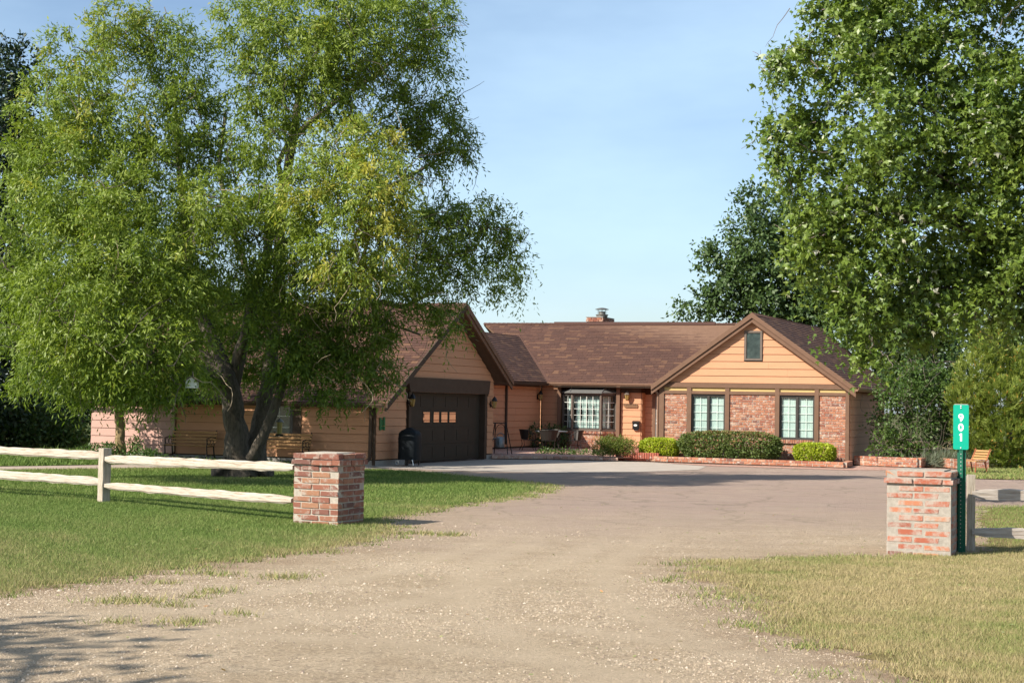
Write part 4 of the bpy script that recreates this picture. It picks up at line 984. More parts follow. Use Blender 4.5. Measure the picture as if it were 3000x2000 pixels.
# ================================================================== patio, stoop, planter, low walls
pa = sheet("patio", [fr(0.0, 8.0)[:], (-0.2, 50.15), (1.0, 50.5), (2.4, 50.45), (3.6, 50.15), (4.2, 50.6), (6.5, 58), fr(4.5, 19.6)[:], fr(-2.9, 19.2)[:], fr(-2.9, 8.0)[:]], 0.10, M['paver'])[0]
ed = [Vector((-0.62, 50.0, 0)), Vector((-0.2, 50.15, 0)), Vector((1.0, 50.5, 0)), Vector((2.4, 50.45, 0)), Vector((3.6, 50.15, 0))]
for a, b in zip(ed[:-1], ed[1:]):
    L = (b - a).length; k = max(1, int(L / 0.22)); d = (b - a).normalized()
    for i in range(k): brick('paver', a + d * (L * (i + 0.5) / k) + Vector((0, 0, 0.055)), d, Vector((-d.y, d.x, 0)), L / k - 0.012, 0.10, 0.10, pa, "edge_brick")
ST = thing("brick_stoop", "red brick entry stoop with a soldier course edge before the grey door", "stoop", (4.3, 52, 0))
q = [Vector((3.66, 50.75, 0)), Vector((5.0, 50.45, 0)), fr(4.4, 13), fr(4.4, 19.1), fr(1.35, 19.1), Vector((3.9, 56.0, 0))]
mb = MB(); mb.prism(q, (0, 0, 0.26)); mb.build("slab", M['stoop'], ST)
d = (q[1] - q[0]).normalized(); L = (q[1] - q[0]).length; k = int(L / 0.078)
for i in range(k): brick('stoop', q[0] + d * (L * (i + .5) / k) + Vector((0, 0, 0.17)) + Vector((d.y, -d.x, 0)) * 0.03, d, Vector((-d.y, d.x, 0)), 0.064, 0.10, 0.2, ST)
d2 = (q[5] - q[0]).normalized(); L2_ = (q[5] - q[0]).length
for i in range(int(L2_ / 0.078)): brick('stoop', q[0] + d2 * (0.078 * (i + .5)) + Vector((0, 0, 0.17)) + Vector((-d2.y, d2.x, 0)) * 0.03, d2, Vector((-d2.y, d2.x, 0)), 0.064, 0.10, 0.2, ST)
def low_wall(name, label, cat, pts, courses, z0, pitch, kind, bl=0.235, w=0.2, group=None):
    t = thing(name, label, cat, pts[0], group)
    for a, b in zip(pts[:-1], pts[1:]):
        a = Vector(a); b = Vector(b); d = (b - a).normalized(); nrm = Vector((-d.y, d.x, 0)); L = (b - a).length
        mb = MB(); mb.prism([a - nrm * (w / 2 - .012), b - nrm * (w / 2 - .012), b + nrm * (w / 2 - .012), a + nrm * (w / 2 - .012)], (0, 0, z0 + courses * pitch - 0.012)); mb.build("mortar", M['mortar'], t)
        for r in range(courses):
            x = -(bl / 2 if r % 2 else 0)
            while x < L - 0.02:
                x0 = max(x, 0); x1 = min(x + bl - 0.014, L)
                if x1 - x0 > 0.04:
                    c = a + d * (x0 + x1) / 2 + Vector((0, 0, z0 + r * pitch + pitch / 2)) + nrm * R.uniform(-.006, .006)
                    brick(kind, c, d, nrm, x1 - x0, w, pitch - 0.014 + R.uniform(-.003, .003), t)
                x += bl
    return t
low_wall("planter_border", "low two course brick border of the bed under the wing windows", "brick border", [(4.55, 50.75, 0), (5.3, 50.15, 0), (8.0, 48.95, 0), (10.6, 47.75, 0), (11.15, 49.4, 0)], 2, 0.0, 0.088, 'brick')
bed = [(4.6, 50.9), (5.3, 50.3), (8.0, 49.1), (10.55, 47.95), (11.1, 49.4), fr(10.9, 11.5)[:2], fr(4.6, 11.5)[:2]]
sheet("planting_bed", bed, 0.13, M['soil'])
low_wall("low_brick_wall", "four course brick garden wall before the large tangled shrub", "brick wall", [(11.55, 50.35, 0), (12.2, 49.75, 0), (13.3, 49.05, 0), (13.62, 49.6, 0)], 4, 0.0, 0.078, 'brick')
low_wall("low_brick_wall", "short brick garden wall behind the address sign post and slatted seat", "brick wall", [(14.15, 50.2, 0), (14.4, 48.9, 0), (15.5, 48.75, 0)], 4, 0.0, 0.078, 'brick')

# ================================================================== gate pillars
PE = Vector((cos(radians(24)), -sin(radians(24)), 0)); PN = Vector((sin(radians(24)), cos(radians(24)), 0))
def pillar(label, near, s, kind, mort, rows, pitch, bh, mort_in, w=0.135):
    """near: the corner nearest the camera (right end of the front face)"""
    near = Vector(near); t = thing("brick_pillar", label, "pillar", near - PE * s / 2 + PN * s / 2, "gate pillars of the drive")
    c = near - PE * s / 2 + PN * s / 2; mb = MB(); h = rows * pitch; e = s / 2 - mort_in
    cor = [c - PE * e - PN * e, c + PE * e - PN * e, c + PE * e + PN * e, c - PE * e + PN * e]
    mb.prism(cor, (0, 0, h - 0.012)); mb.build("mortar", mort, t)
    axes = [(PE, PN), (PN, -PE), (-PE, -PN), (-PN, PE)]
    for r in range(rows):
        z = r * pitch + pitch / 2; grow = 0.032 if r == rows - 2 else (0.012 if r == rows - 1 else 0.0)
        L = s + 2 * grow
        for k, (ax, inn) in enumerate(axes):
            st = c - ax * L / 2 - inn * (L / 2 - w / 2); run = L - w; x0 = 0.0 if r % 2 == 0 else w; n_ = 2
            first = run / n_
            for j in range(n_):
                a = x0 + j * first; b = a + first
                jl = R.uniform(-0.012, 0.012)
                brick(kind, st + ax * ((a + b) / 2 + jl * 0.3) + Vector((0, 0, z + R.uniform(-.004, .004))) - inn * R.uniform(-0.002, 0.006), ax, inn, first - 0.016 - abs(jl), w, bh + R.uniform(-.006, .006), t)
    mb = MB(); mb.prism([c - PE * (e - .1) - PN * (e - .1), c + PE * (e - .1) - PN * (e - .1), c + PE * (e - .1) + PN * (e - .1), c - PE * (e - .1) + PN * (e - .1)], (0, 0, h + 0.004)); mb.build("top_mortar", mort, t)
    return t
pillar("square brick gate pillar with clean joints, joined to the pale rail fence", (-2.50, 22.05, -0.05), 0.775, 'brickp', M['mortar'], 12, 0.0905, 0.071, 0.010)
pillar("square brick gate pillar smeared with mortar, beside the green address sign", (5.585, 19.05, -0.06), 0.80, 'bricks', M['mortarw'], 12, 0.093, 0.064, 0.001)

# ================================================================== split rail fences
def split_rail(mb, a, b, h, w, seed, taper=True):
    r = random.Random(seed); a = Vector(a); b = Vector(b); d = (b - a).normalized(); sd = Vector((-d.y, d.x, 0)); n = 26; vs = []; fs = []
    ph = [r.uniform(0, 6) for _ in range(6)]
    for i in range(n + 1):
        t = i / n; c = a.lerp(b, t) + Vector((0, 0, 0.004 * sin(t * 5 + ph[0]) + 0.003 * sin(t * 27 + ph[1])))
        tp = 1.0
        if taper: tp = 0.55 + 0.45 * min(1, min(t, 1 - t) / 0.06)
        hh = h * tp * (1 + 0.06 * sin(t * 6 + ph[2]) + 0.05 * sin(t * 37 + ph[3]) + 0.05 * sin(t * 71 + ph[5])); ww = w * (1 + 0.15 * sin(t * 11 + ph[4]))
        for (x, z) in ((-.5, -.5), (.3, -.52), (.5, -.3), (.48, .42), (.1, .54), (-.5, .5)):
            vs.append(c + sd * x * ww + Vector((0, 0, z * hh + 0.004 * sin(i * 2.1 + x * 9))))
    for i in range(n):
        for k in range(6): fs.append((i * 6 + k, i * 6 + (k + 1) % 6, i * 6 + 6 + (k + 1) % 6, i * 6 + 6 + k))
    fs += [tuple(range(5, -1, -1)), tuple(n * 6 + k for k in range(6))]; mb.add(vs, fs)
def fence_post(c, d, w, h, parent, m, chip=True):
    c = Vector(c); sd = Vector((-d.y, d.x, 0)); mb = MB(); vs = []; n = 8
    for i in range(n + 1):
        z = -0.1 + (h + 0.1) * i / n
        for x, y in ((-.5, -.5), (.5, -.5), (.5, .5), (-.5, .5)):
            vs.append(c + d * x * w * (1 + .05 * sin(i * 1.7)) + sd * y * w * (1 + .05 * sin(i * 2.3 + 1)) + Vector((0, 0, z)))
    fs = [(i * 4 + k, i * 4 + (k + 1) % 4, i * 4 + 4 + (k + 1) % 4, i * 4 + 4 + k) for i in range(n) for k in range(4)] + [(3, 2, 1, 0), (n * 4, n * 4 + 1, n * 4 + 2, n * 4 + 3)]
    mb.add(vs, fs); o = mb.build("post", m, parent)
    if chip:
        hb = MB()
        for z in (0.78, 0.36): hb.prism([c + d * (w / 2 + .003) - sd * .03 + Vector((0, 0, z - .06)), c + d * (w / 2 + .003) + sd * .03 + Vector((0, 0, z - .06)), c + d * (w / 2 + .003) + sd * .03 + Vector((0, 0, z + .06)), c + d * (w / 2 + .003) - sd * .03 + Vector((0, 0, z + .06))], d * 0.004)
        hb.build("mortise", M['plaqued'], o)
    return o
pl0 = Vector((-3.22, 22.55, 0)); po1 = Vector((-7.02, 26.1, 0)); fd = (po1 - pl0).normalized(); po2 = po1 + fd * 5.0 + Vector((-0.5, -0.4, 0)); po3 = po2 + fd * 5
FL = thing("split_rail_fence", "pale two rail split fence running from the clean brick pillar across the lawn", "fence", po1)
fence_post(po1, fd, 0.155, 0.92, FL, M['post']); fence_post(po2, fd, 0.155, 0.92, FL, M['post']); fence_post(po3, fd, 0.155, 0.92, FL, M['post'])
for (a, b, za, zb, h) in ((pl0, po1 - fd * .02, 0.80, 0.735, 0.14), (pl0, po1 - fd * .02, 0.315, 0.275, 0.125), (po1, po2, 0.785, 0.79, 0.135), (po1, po2, 0.335, 0.335, 0.15), (po2, po3, 0.8, 0.79, 0.14), (po2, po3, 0.34, 0.33, 0.14)):
    mb = MB(); split_rail(mb, a + Vector((0, 0, za)), b + Vector((0, 0, zb)), h, 0.10, int(a.x * 100 + za * 77)); mb.build("rail", M['rail'], FL)
pr1 = Vector((6.16, 20.1, 0)); rdir = Vector((0.985, -0.06, 0)).normalized(); pr2 = pr1 + rdir * 4.4
FRr = thing("split_rail_fence", "weathered grey two rail fence starting behind the mortar smeared pillar", "fence", pr1)
fence_post(pr1, rdir, 0.09, 0.98, FRr, M['post'], False); fence_post(pr2, rdir, 0.16, 0.95, FRr, M['post'], False)
for za, zb in ((0.72, 0.70), (0.22, 0.12)):
    mb = MB(); split_rail(mb, pr1 + Vector((0, 0, za)), pr2 + Vector((0, 0, zb)), 0.135, 0.12, int(za * 99), True); mb.build("rail", M['railgrey'], FRr)

# ================================================================== address sign
sb = gr(2816, 1616); sb.z = 0
SG = thing("address_sign", "tall green address sign reading 901 on a perforated green post", "sign", sb)
ca = Vector((0, 0, 0)) - sb; ca.z = 0; ca.normalize(); ca = (ca + Vector((-0.25, 0, 0))).normalized(); rt = Vector((-ca.y, ca.x, 0))
SP = Plane(sb, rt, ca)
mb = MB()
SP.box(mb, -0.055, -0.020, 0, 1.905, 0.0, 0.006); SP.box(mb, 0.020, 0.055, 0, 1.905, 0.0, 0.006); SP.box(mb, -0.026, -0.020, 0, 1.905, 0.006, 0.045); SP.box(mb, 0.020, 0.026, 0, 1.905, 0.006, 0.045); SP.box(mb, -0.0199, 0.0199, 0, 1.905, 0.039, 0.045)
po = mb.build("post", M['postgreen'], SG)
mb = MB(); z = 0.06
while z < 1.31: SP.box(mb, -0.006, 0.006, z, z + 0.012, 0.0455, 0.047); z += 0.05
mb.build("hole", M['silver'], po)
z0, z1, hw = 1.325, 1.905, 0.0985; pts = []
for cx, cz, a0 in ((hw - .02, z1 - .02, 0), (-hw + .02, z1 - .02, 90), (-hw + .02, z0 + .02, 180), (hw - .02, z0 + .02, 270)):
    for k in range(5): a = radians(a0 + 22.5 * k); pts.append(SP.p(cx + .02 * cos(a), cz + .02 * sin(a), 0.048))
mb = MB(); mb.prism(pts, SP.n * 0.006); pan = mb.build("sign_panel", M['signgreen'], SG)
SP.part("top_edge", M['silver'], pan, [(-hw + .015, hw - .015, z1 + .001, z1 + .008, 0.035, 0.056)])
mb = MB()
for z in (1.885, 1.86, 1.345): mb.lathe([(0, 0), (0.011, 0), (0.009, 0.006), (0, 0.008)], Matrix.Translation(SP.p(0, z, 0.054)) @ Vector((0, 0, 1)).rotation_difference(SP.n).to_matrix().to_4x4(), 10)
mb.build("bolt", M['silver'], pan)
def stroke(mb, pts, w):
    """flat raised stroke of width w along a list of (x, z) points on the sign face"""
    L_, R_ = [], []
    for k, (x, z) in enumerate(pts):
        x0, z0_ = pts[max(k - 1, 0)]; x1, z1_ = pts[min(k + 1, len(pts) - 1)]
        if pts[0] == pts[-1] and k in (0, len(pts) - 1): x0, z0_ = pts[-2]; x1, z1_ = pts[1]
        dx, dz_ = x1 - x0, z1_ - z0_; l_ = math.hypot(dx, dz_) or 1; nx_, nz_ = -dz_ / l_ * w / 2, dx / l_ * w / 2
        L_.append((x + nx_, z + nz_)); R_.append((x - nx_, z - nz_))
    for k in range(len(pts) - 1):
        q = [SP.p(*L_[k], .0545), SP.p(*R_[k], .0545), SP.p(*R_[k + 1], .0545), SP.p(*L_[k + 1], .0545)]
        mb.prism(q, SP.n * 0.003)
sx = 1.0 if SP.p(1, 0).x > SP.p(0, 0).x else -1.0            # reading direction runs to the right
def digit(ch, zc):
    mb = MB(); w = 0.0205; h2 = 0.050
    if ch == "0": pts = [(0.0245 * cos(a), zc + (h2 - w / 2) * sin(a)) for a in [2 * pi * k / 24 for k in range(25)]]; stroke(mb, [(sx * x, z) for x, z in pts], w)
    elif ch == "1": stroke(mb, [(sx * 0.003, zc - h2), (sx * 0.003, zc + h2)], w * 1.15); stroke(mb, [(sx * -0.017, zc + h2 - 0.024), (sx * 0.002, zc + h2 - 0.010)], w * 0.8)
    else:
        c = zc + h2 - 0.034; stroke(mb, [(sx * 0.0235 * cos(a), c + 0.0235 * sin(a)) for a in [2 * pi * k / 20 for k in range(21)]], w)
        stroke(mb, [(sx * x, z) for x, z in ((0.0245, c), (0.022, c - 0.020), (0.012, c - 0.040), (-0.006, zc - h2 + 0.004))], w)
    o = mb.build("digit", M['signwhite'], pan); o['label'] = "white digit " + ch
for ch, zc in (("9", 1.738), ("0", 1.612), ("1", 1.484)): digit(ch, zc)

# ================================================================== wall-mounted and yard things
def lantern(pl, s, z, label, sc=1.0):
    b = pl.p(s, z, 0.03); t = thing("wall_lantern", label, "lantern", b, "wall lanterns of the house")
    X = Matrix.Translation(pl.p(s, z, 0.17))
    mb = MB(); pl.box(mb, s - .05, s + .05, z - .14, z + .06, 0.026, 0.045); mb.tube([pl.p(s, z - .05, .045), pl.p(s, z - .17, .12), pl.p(s, z - .14, .17)], 0.014, 6); mb.build("bracket", M['black'], t)
    mb = MB(); mb.lathe([(0.10 * sc, 0.06), (0.10 * sc, 0.075), (0.055 * sc, 0.17), (0.05 * sc, 0.18), (0.02, 0.20), (0.012, 0.23)], X, 6); mb.build("cap", M['black'] if sc == 1.0 else M['bayframe'], t)
    mb = MB(); mb.lathe([(0.05 * sc, -0.14), (0.085 * sc, 0.055)], X, 6); mb.build("glass", M['lampglass'], t)
    mb = MB(); mb.lathe([(0.02, -0.18), (0.055 * sc, -0.15), (0.055 * sc, -0.135)], X, 6)
    for k in range(6): a = pi / 3 * k; mb.tube([X @ Vector((0.053 * sc * cos(a), 0.053 * sc * sin(a), -.14)), X @ Vector((0.088 * sc * cos(a), 0.088 * sc * sin(a), .06))], 0.006, 4)
    mb.build("cage", M['brass'], t)
    mb = MB(); mb.lathe([(0.012, -0.12), (0.02, -0.07), (0.006, -0.02)], X, 8); mb.build("bulb", M['white'], t)
lantern(GF, 1.88, 1.86, "dark wall lantern at the upper left corner of the garage door")
lantern(GF, 7.72, 1.84, "dark wall lantern at the upper right corner of the garage door")
lantern(CW, 18.75, 2.17, "dark wall lantern in deep shade just before the bay window")
lantern(MW, 3.07, 2.22, "sunlit brass lantern above the carved plaque beside the entry", 1.15)
t = thing("name_plaque", "carved wooden plaque with ragged ends under the sunlit lantern", "plaque", MW.p(3.17, 1.85, 0.03))
mb = MB(); mb.prism([MW.p(s, z, .027) for s, z in ((2.88, 1.93), (3.42, 1.925), (3.47, 1.90), (3.45, 1.875), (3.48, 1.86), (3.47, 1.76), (2.98, 1.76), (2.93, 1.79), (2.90, 1.82), (2.89, 1.87))], MW.n * 0.03); pq = mb.build("board", M['plaque'], t)
mb = MB(); x = 2.93
while x < 3.43:
    w = R.uniform(.015, .03); h = R.uniform(.025, .05); MW.box(mb, x, x + w, 1.87, 1.87 + h, 0.058, 0.061); x += w + R.uniform(.008, .025)
x = 3.02
while x < 3.43:
    w = R.uniform(.01, .02); MW.box(mb, x, x + w, 1.80, 1.825, 0.058, 0.0605); x += w + .02
mb.build("carving", M['plaqued'], pq)
t = thing("wall_mailbox", "black wall mailbox with a white oval emblem beside the entry", "mailbox", MW.p(3.42, 1.05, 0.03))
mb = MB(); MW.box(mb, 3.29, 3.55, 0.92, 1.20, 0.027, 0.13); mb.build("box", M['black'], t)
mb = MB(); mb.prism([MW.p(3.28, 1.205, .02), MW.p(3.28, 1.25, .02), MW.p(3.28, 1.215, .15), MW.p(3.28, 1.17, .15), MW.p(3.28, 1.205, .14)], MW.e * 0.28); mb.build("lid", M['iron'], t)
mb = MB(); mb.prism([MW.p(3.415 + .07 * cos(2 * pi * k / 20), 1.07 + .042 * sin(2 * pi * k / 20), .131) for k in range(20)], MW.n * 0.006); em = mb.build("emblem", M['white'], t)
MW.part("emblem_band", M['rust'], em, [(3.375, 3.455, 1.063, 1.072, 0.1375, 0.139)])
mb = MB(); mb.prism([MW.p(3.32, .92, .04), MW.p(3.35, .87, .06), MW.p(3.50, .87, .06), MW.p(3.53, .92, .04)], MW.n * 0.04); mb.build("holder", M['black'], t)
t = thing("wall_ornament", "narrow green painted ornament with a yellow mark on the garage corner", "ornament", GF.p(0.28, 1.2, 0.03))
GF.part("left_bar", M['greenpaint'], t, [(0.14, 0.24, 1.0, 1.36, 0.03, 0.05)]); GF.part("right_bar", M['greenpaint'], t, [(0.36, 0.46, 1.0, 1.38, 0.03, 0.05)]); GF.part("back_board", M['greenpaint'], t, [(0.2, 0.42, 1.02, 1.30, 0.027, 0.0295)])
GF.part("pointer", M['feeder'], t, [(0.34, 0.54, 1.12, 1.135, 0.051, 0.056)])

# grill under a black cover
gp = GF.p(0.95, 0, 0.6); gp.z = 0.0
t = thing("covered_grill", "barbecue grill under a pointed black cover by the garage corner", "grill", gp)
secs = [(0.16, .30, .27), (0.5, .30, .28), (0.78, .30, .28), (0.92, .285, .265), (1.0, .22, .20), (1.06, .10, .10), (1.09, .03, .03)]
vs = []; fs = []; nn = 20; gx = Vector((0.93, -0.37, 0)); gy = Vector((0.37, 0.93, 0))
for (z, a, b) in secs:
    for k in range(nn):
        an_ = 2 * pi * k / nn; cx = abs(cos(an_)) ** .5 * (1 if cos(an_) > 0 else -1); cy = abs(sin(an_)) ** .5 * (1 if sin(an_) > 0 else -1)
        vs.append(gp + gx * cx * a * (1 + .025 * sin(k * 4.3 + z * 6)) + gy * cy * b + Vector((0, 0, z)))
for i in range(len(secs) - 1):
    for k in range(nn): fs.append((i * nn + k, i * nn + (k + 1) % nn, i * nn + nn + (k + 1) % nn, i * nn + nn + k))
fs.append(tuple((len(secs) - 1) * nn + k for k in range(nn))); mb = MB(); mb.add(vs, fs); mb.build("cover", M['cover'], t, smooth=True)
wc = gp - gx * .25 - gy * .29 + Vector((0, 0, .075)); mb = MB()
for k in range(16): pass
mb.tube([wc + (gx * cos(a) + Vector((0, 0, 1)) * sin(a)) * .052 for a in [2 * pi * k / 16 for k in range(17)]], 0.013, 6); mb.build("wheel", M['silver'], t)
mb = MB(); mb.tube([gp + gx * .22 - gy * .27 + Vector((0, 0, .17)), gp + gx * .27 - gy * .30], 0.014, 6); mb.build("leg", M['silver'], t)
for k_, (q0_, r_) in enumerate(((gp - gy * .2, .05), (gp - gx * .2 + gy * .2, .02), (gp + gx * .2 + gy * .2, .02))):
    mb = MB(); mb.tube([q0_ + Vector((0, 0, .17)), q0_], r_, 8); mb.build("leg", M['black'], t)

# plant stand and watering can at the garage's inner corner
ps = fr(-0.42, 9.6, 0.1)
t = thing("plant_stand", "tall black metal A frame plant stand in shade beside the garage", "plant stand", ps)
ax_ = Vector((0.93, -0.37, 0)); ay_ = Vector((0.37, 0.93, 0)); mb = MB()
for sx in (-1, 1):
    mb.tube([ps + ax_ * sx * .33 - ay_ * .15, ps + ax_ * sx * .2 - ay_ * .05 + Vector((0, 0, 1.05))], 0.016, 5); mb.tube([ps + ax_ * sx * .33 + ay_ * .25, ps + ax_ * sx * .2 + ay_ * .0 + Vector((0, 0, 1.05))], 0.016, 5)
mb.tube([ps + ax_ * -.45 + Vector((0, 0, 1.06)), ps + ax_ * .22 + Vector((0, 0, 1.06))], 0.018, 5)
mb.tube([ps + ax_ * (.2 * cos(a)) + Vector((0, 0, .72 + .3 * sin(a))) for a in [pi * k / 10 for k in range(11)]], 0.012, 5); mb.build("frame", M['black'], t)
mb = MB(); mb.prism([ps + ax_ * -.3 - ay_ * .12 + Vector((0, 0, .2)), ps + ax_ * .3 - ay_ * .12 + Vector((0, 0, .2)), ps + ax_ * .3 + ay_ * .2 + Vector((0, 0, .2)), ps - ax_ * .3 + ay_ * .2 + Vector((0, 0, .2))], (0, 0, .02)); mb.build("shelf", M['black'], t)
wcp = ps + ax_ * -.02 - ay_ * .02 + Vector((0, 0, 0.22))
t = thing("watering_can", "grey metal watering can with a long curved spout on the plant stand", "watering can", wcp)
mb = MB(); mb.lathe([(.16, 0), (.17, .02), (.16, .3), (.11, .36), (.10, .37)], Matrix.Translation(wcp), 14); mb.build("body", M['siltmetal'], t, smooth=True)
mb = MB(); mb.tube([wcp - ax_ * .14 + Vector((0, 0, .3)), wcp - ax_ * .22 + Vector((0, 0, .31)), wcp - ax_ * .32 + Vector((0, 0, .22)), wcp - ax_ * .4 + Vector((0, 0, -.05)), wcp - ax_ * .42 + Vector((0, 0, -.18))], [.03, .03, .03, .035, .05], 8); mb.build("spout", M['siltmetal'], t)
mb = MB(); mb.tube([wcp + ax_ * (.02 + .15 * cos(a)) + Vector((0, 0, .3 + .2 * sin(a))) for a in [pi * k / 8 for k in range(9)]], .013, 5); mb.build("handle", M['siltmetal'], t)

# patio table and chairs (dark wire mesh)
tp = fr(-0.75, 15.0, 0.1)
t = thing("patio_table", "round dark metal patio table in the shade before the bay window", "table", tp)
mb = MB(); mb.lathe([(.60, .70), (.62, .705), (.62, .735), (.60, .74)], Matrix.Translation(tp), 28); mb.build("table_top", M['siltmetal'], t)
for k in range(4):
    a = pi / 4 + k * pi / 2; mb = MB(); dv = Vector((cos(a), sin(a), 0)); mb.tube([tp + dv * .5 + Vector((0, 0, .70)), tp + dv * .3 + Vector((0, 0, .4)), tp + dv * .42], .016, 5); mb.build("leg", M['iron'], t)
def make_chair(label):
    t = thing("patio_chair", label, "chair", (0, 0, 0), "patio chairs round the table")
    nu, nz = 9, 5; vs = []; fs = []
    for i in range(nz):
        z = .40 + .36 * i / (nz - 1)
        for j in range(nu):
            a = pi * (0.02 + 0.96 * j / (nu - 1)); r = .26 + .10 * i / (nz - 1); vs.append((r * cos(a), .04 + r * .85 * sin(a), z + 0.02 * sin(a)))
    for i in range(nz - 1):
        for j in range(nu - 1): q = i * nu + j; fs += [(q, q + 1, q + nu + 1, q + nu)]
    mb = MB(); mb.add(vs, fs); mb.build("backrest", M['iron'], t)
    mb = MB(); mb.tube([Vector(vs[(nz - 1) * nu + j]) for j in range(nu)], .014, 5); mb.tube([Vector(vs[(nz - 1) * nu]), Vector((.27, -.22, .60)), Vector((.25, -.24, .4))], .013, 5); mb.tube([Vector(vs[nz * nu - 1]), Vector((-.27, -.22, .60)), Vector((-.25, -.24, .4))], .013, 5); mb.build("back_frame", M['iron'], t)
    mb = MB(); mb.box(-.26, .26, -.25, .24, .385, .40); mb.build("seat", M['iron'], t)
    for sx in (-1, 1):
        for y0, y1 in ((-.22, -.27), (.2, .28)): mb = MB(); mb.tube([(sx * .24, y0, .39), (sx * .22, y0 * .9, .2), (sx * .27, y1, 0)], .013, 5); mb.build("leg", M['iron'], t)
    return t
labs = ["dark metal patio chair left of the round table, turned to the garage", "dark metal patio chair with its back to the driveway before the round table", "dark metal patio chair whose curved back catches the sun by the bay's brick base", "dark metal patio chair behind the round table against the house wall"]
c0 = make_chair(labs[0])
for k, (dx, dy, rz) in enumerate(((-0.88, -0.1, 100), (-0.12, -0.78, 176), (0.86, -0.25, -78), (0.05, 0.72, 5))):
    c = c0 if k == 0 else copy_tree(c0); c['label'] = labs[k]; c.location = tp + Vector((dx, dy, 0)); c.rotation_euler = (0, 0, radians(rz))

# slatted benches along the side wall
def make_bench(label, loc, rz, W=1.5, group="slatted benches along the side wall"):
    t = thing("garden_bench", label, "bench", (0, 0, 0), group)
    for k in range(4): mb = MB(); mb.box(-W / 2, W / 2, -.22 + k * .105, -.14 + k * .105, .40, .425); mb.build("seat_slat", M['slat'], t)
    for k in range(4):
        z = .50 + k * .095; y = .20 + k * .035; X = Matrix.Translation((0, y, z)) @ Matrix.Rotation(radians(-18), 4, 'X'); mb = MB(); mb.box(-W / 2, W / 2, -.01, .012, -.034, .034, X); mb.build("back_slat", M['slat'], t)
    for sx in (-1, 1):
        x = sx * (W / 2 - .05); mb = MB()
        mb.tube([(x, -.27, 0), (x, -.2, .2), (x, -.22, .39), (x, .18, .395), (x, .24, .55), (x, .34, .86)], .02, 6); mb.tube([(x, .18, .39), (x, .2, .2), (x, .3, 0)], .02, 6); mb.tube([(x, -.21, .12), (x, .22, .12)], .013, 5)
        mb.tube([(x, -.22 + .02 * sin(a), .40 + .22 * a / 6 if a < 3 else .62) for a in range(4)] + [(x, -.2, .62), (x, 0, .66), (x, .27, .63)], .016, 6)
        mb.tube([(x, -.1 + .09 * cos(a), .52 + .08 * sin(a)) for a in [2 * pi * k / 10 for k in range(11)]], .009, 4); mb.tube([(x, .08 + .08 * cos(a), .52 + .08 * sin(a)) for a in [2 * pi * k / 10 for k in range(11)]], .009, 4)
        mb.build("side_frame", M['iron'], t)
    t.location = loc; t.rotation_euler = (0, 0, rz); return t
bz = math.atan2(-E1.y, -E1.x) + pi
b1 = make_bench("slatted wooden bench with scrolled iron ends, half in sun before the peach siding", GS.p(5.72, 0.03, 0.55), bz)
b2 = copy_tree(b1); b2['label'] = "slatted wooden bench in deep shade under the dark side window"; b2.location = GS.p(2.62, 0.03, 0.55)

# birdhouse, shepherd hook and feeder
bh = at(563, 1121, 31.6); t = thing("birdhouse", "small white birdhouse with a pitched roof hanging from a willow limb", "birdhouse", bh)
mb = MB(); X = Matrix.Translation(bh); mb.prism([X @ Vector(q) for q in ((-.115, -.1, -.11), (.115, -.1, -.11), (.115, -.1, .04), (0, -.1, .12), (-.115, -.1, .04))], (0, .2, 0)); mb.build("box", M['birdhouse'], t)
mb = MB()
for s_ in (-1, 1): mb.prism([X @ Vector((s_ * .15, -.14, .02)), X @ Vector((0, -.14, .13)), X @ Vector((0, -.14, .15)), X @ Vector((s_ * .15, -.14, .04))], (0, .28, 0))
mb.build("roof", M['bayframe'], t); mb = MB(); mb.tube([X @ Vector((0, 0, .14)), X @ Vector((0, 0, .4))], .006, 4); mb.build("hanger", M['iron'], t)
hk = gr(778, 1390); hk.z = 0; t = thing("shepherd_hook", "thin black shepherd hook standing beside the willow trunk", "garden hook", hk)
mb = MB(); pts = [hk, hk + Vector((0, 0, 2.0))] + [hk + Vector((.15 - .15 * cos(a), 0, 2.0 + .2 * sin(a))) for a in [pi * k / 10 for k in range(1, 11)]] + [hk + Vector((.31, 0, 1.9)), hk + Vector((.34, 0, 1.93))]; mb.tube(pts, .012, 5); mb.build("rod", M['iron'], t)
fb_ = hk + Vector((.31, 0, 1.02)); t = thing("bird_feeder", "hanging tube bird feeder with a conical metal cap beside the willow", "bird feeder", fb_)
X = Matrix.Translation(fb_); mb = MB(); mb.lathe([(.11, .26), (.10, .27), (.02, .34), (.01, .36)], X, 14); mb.build("cap", M['flue'], t); mb = MB(); mb.lathe([(.06, -.04), (.065, .26)], X, 12); mb.build("tube", M['feeder'], t)
mb = MB(); mb.lathe([(.09, -.07), (.1, -.05), (.1, -.03)], X, 12); mb.build("tray", M['iron'], t); mb = MB(); mb.tube([X @ Vector((0, 0, .36)), X @ Vector((0, 0, .90))], .005, 4); mb.build("hanger", M['iron'], t)

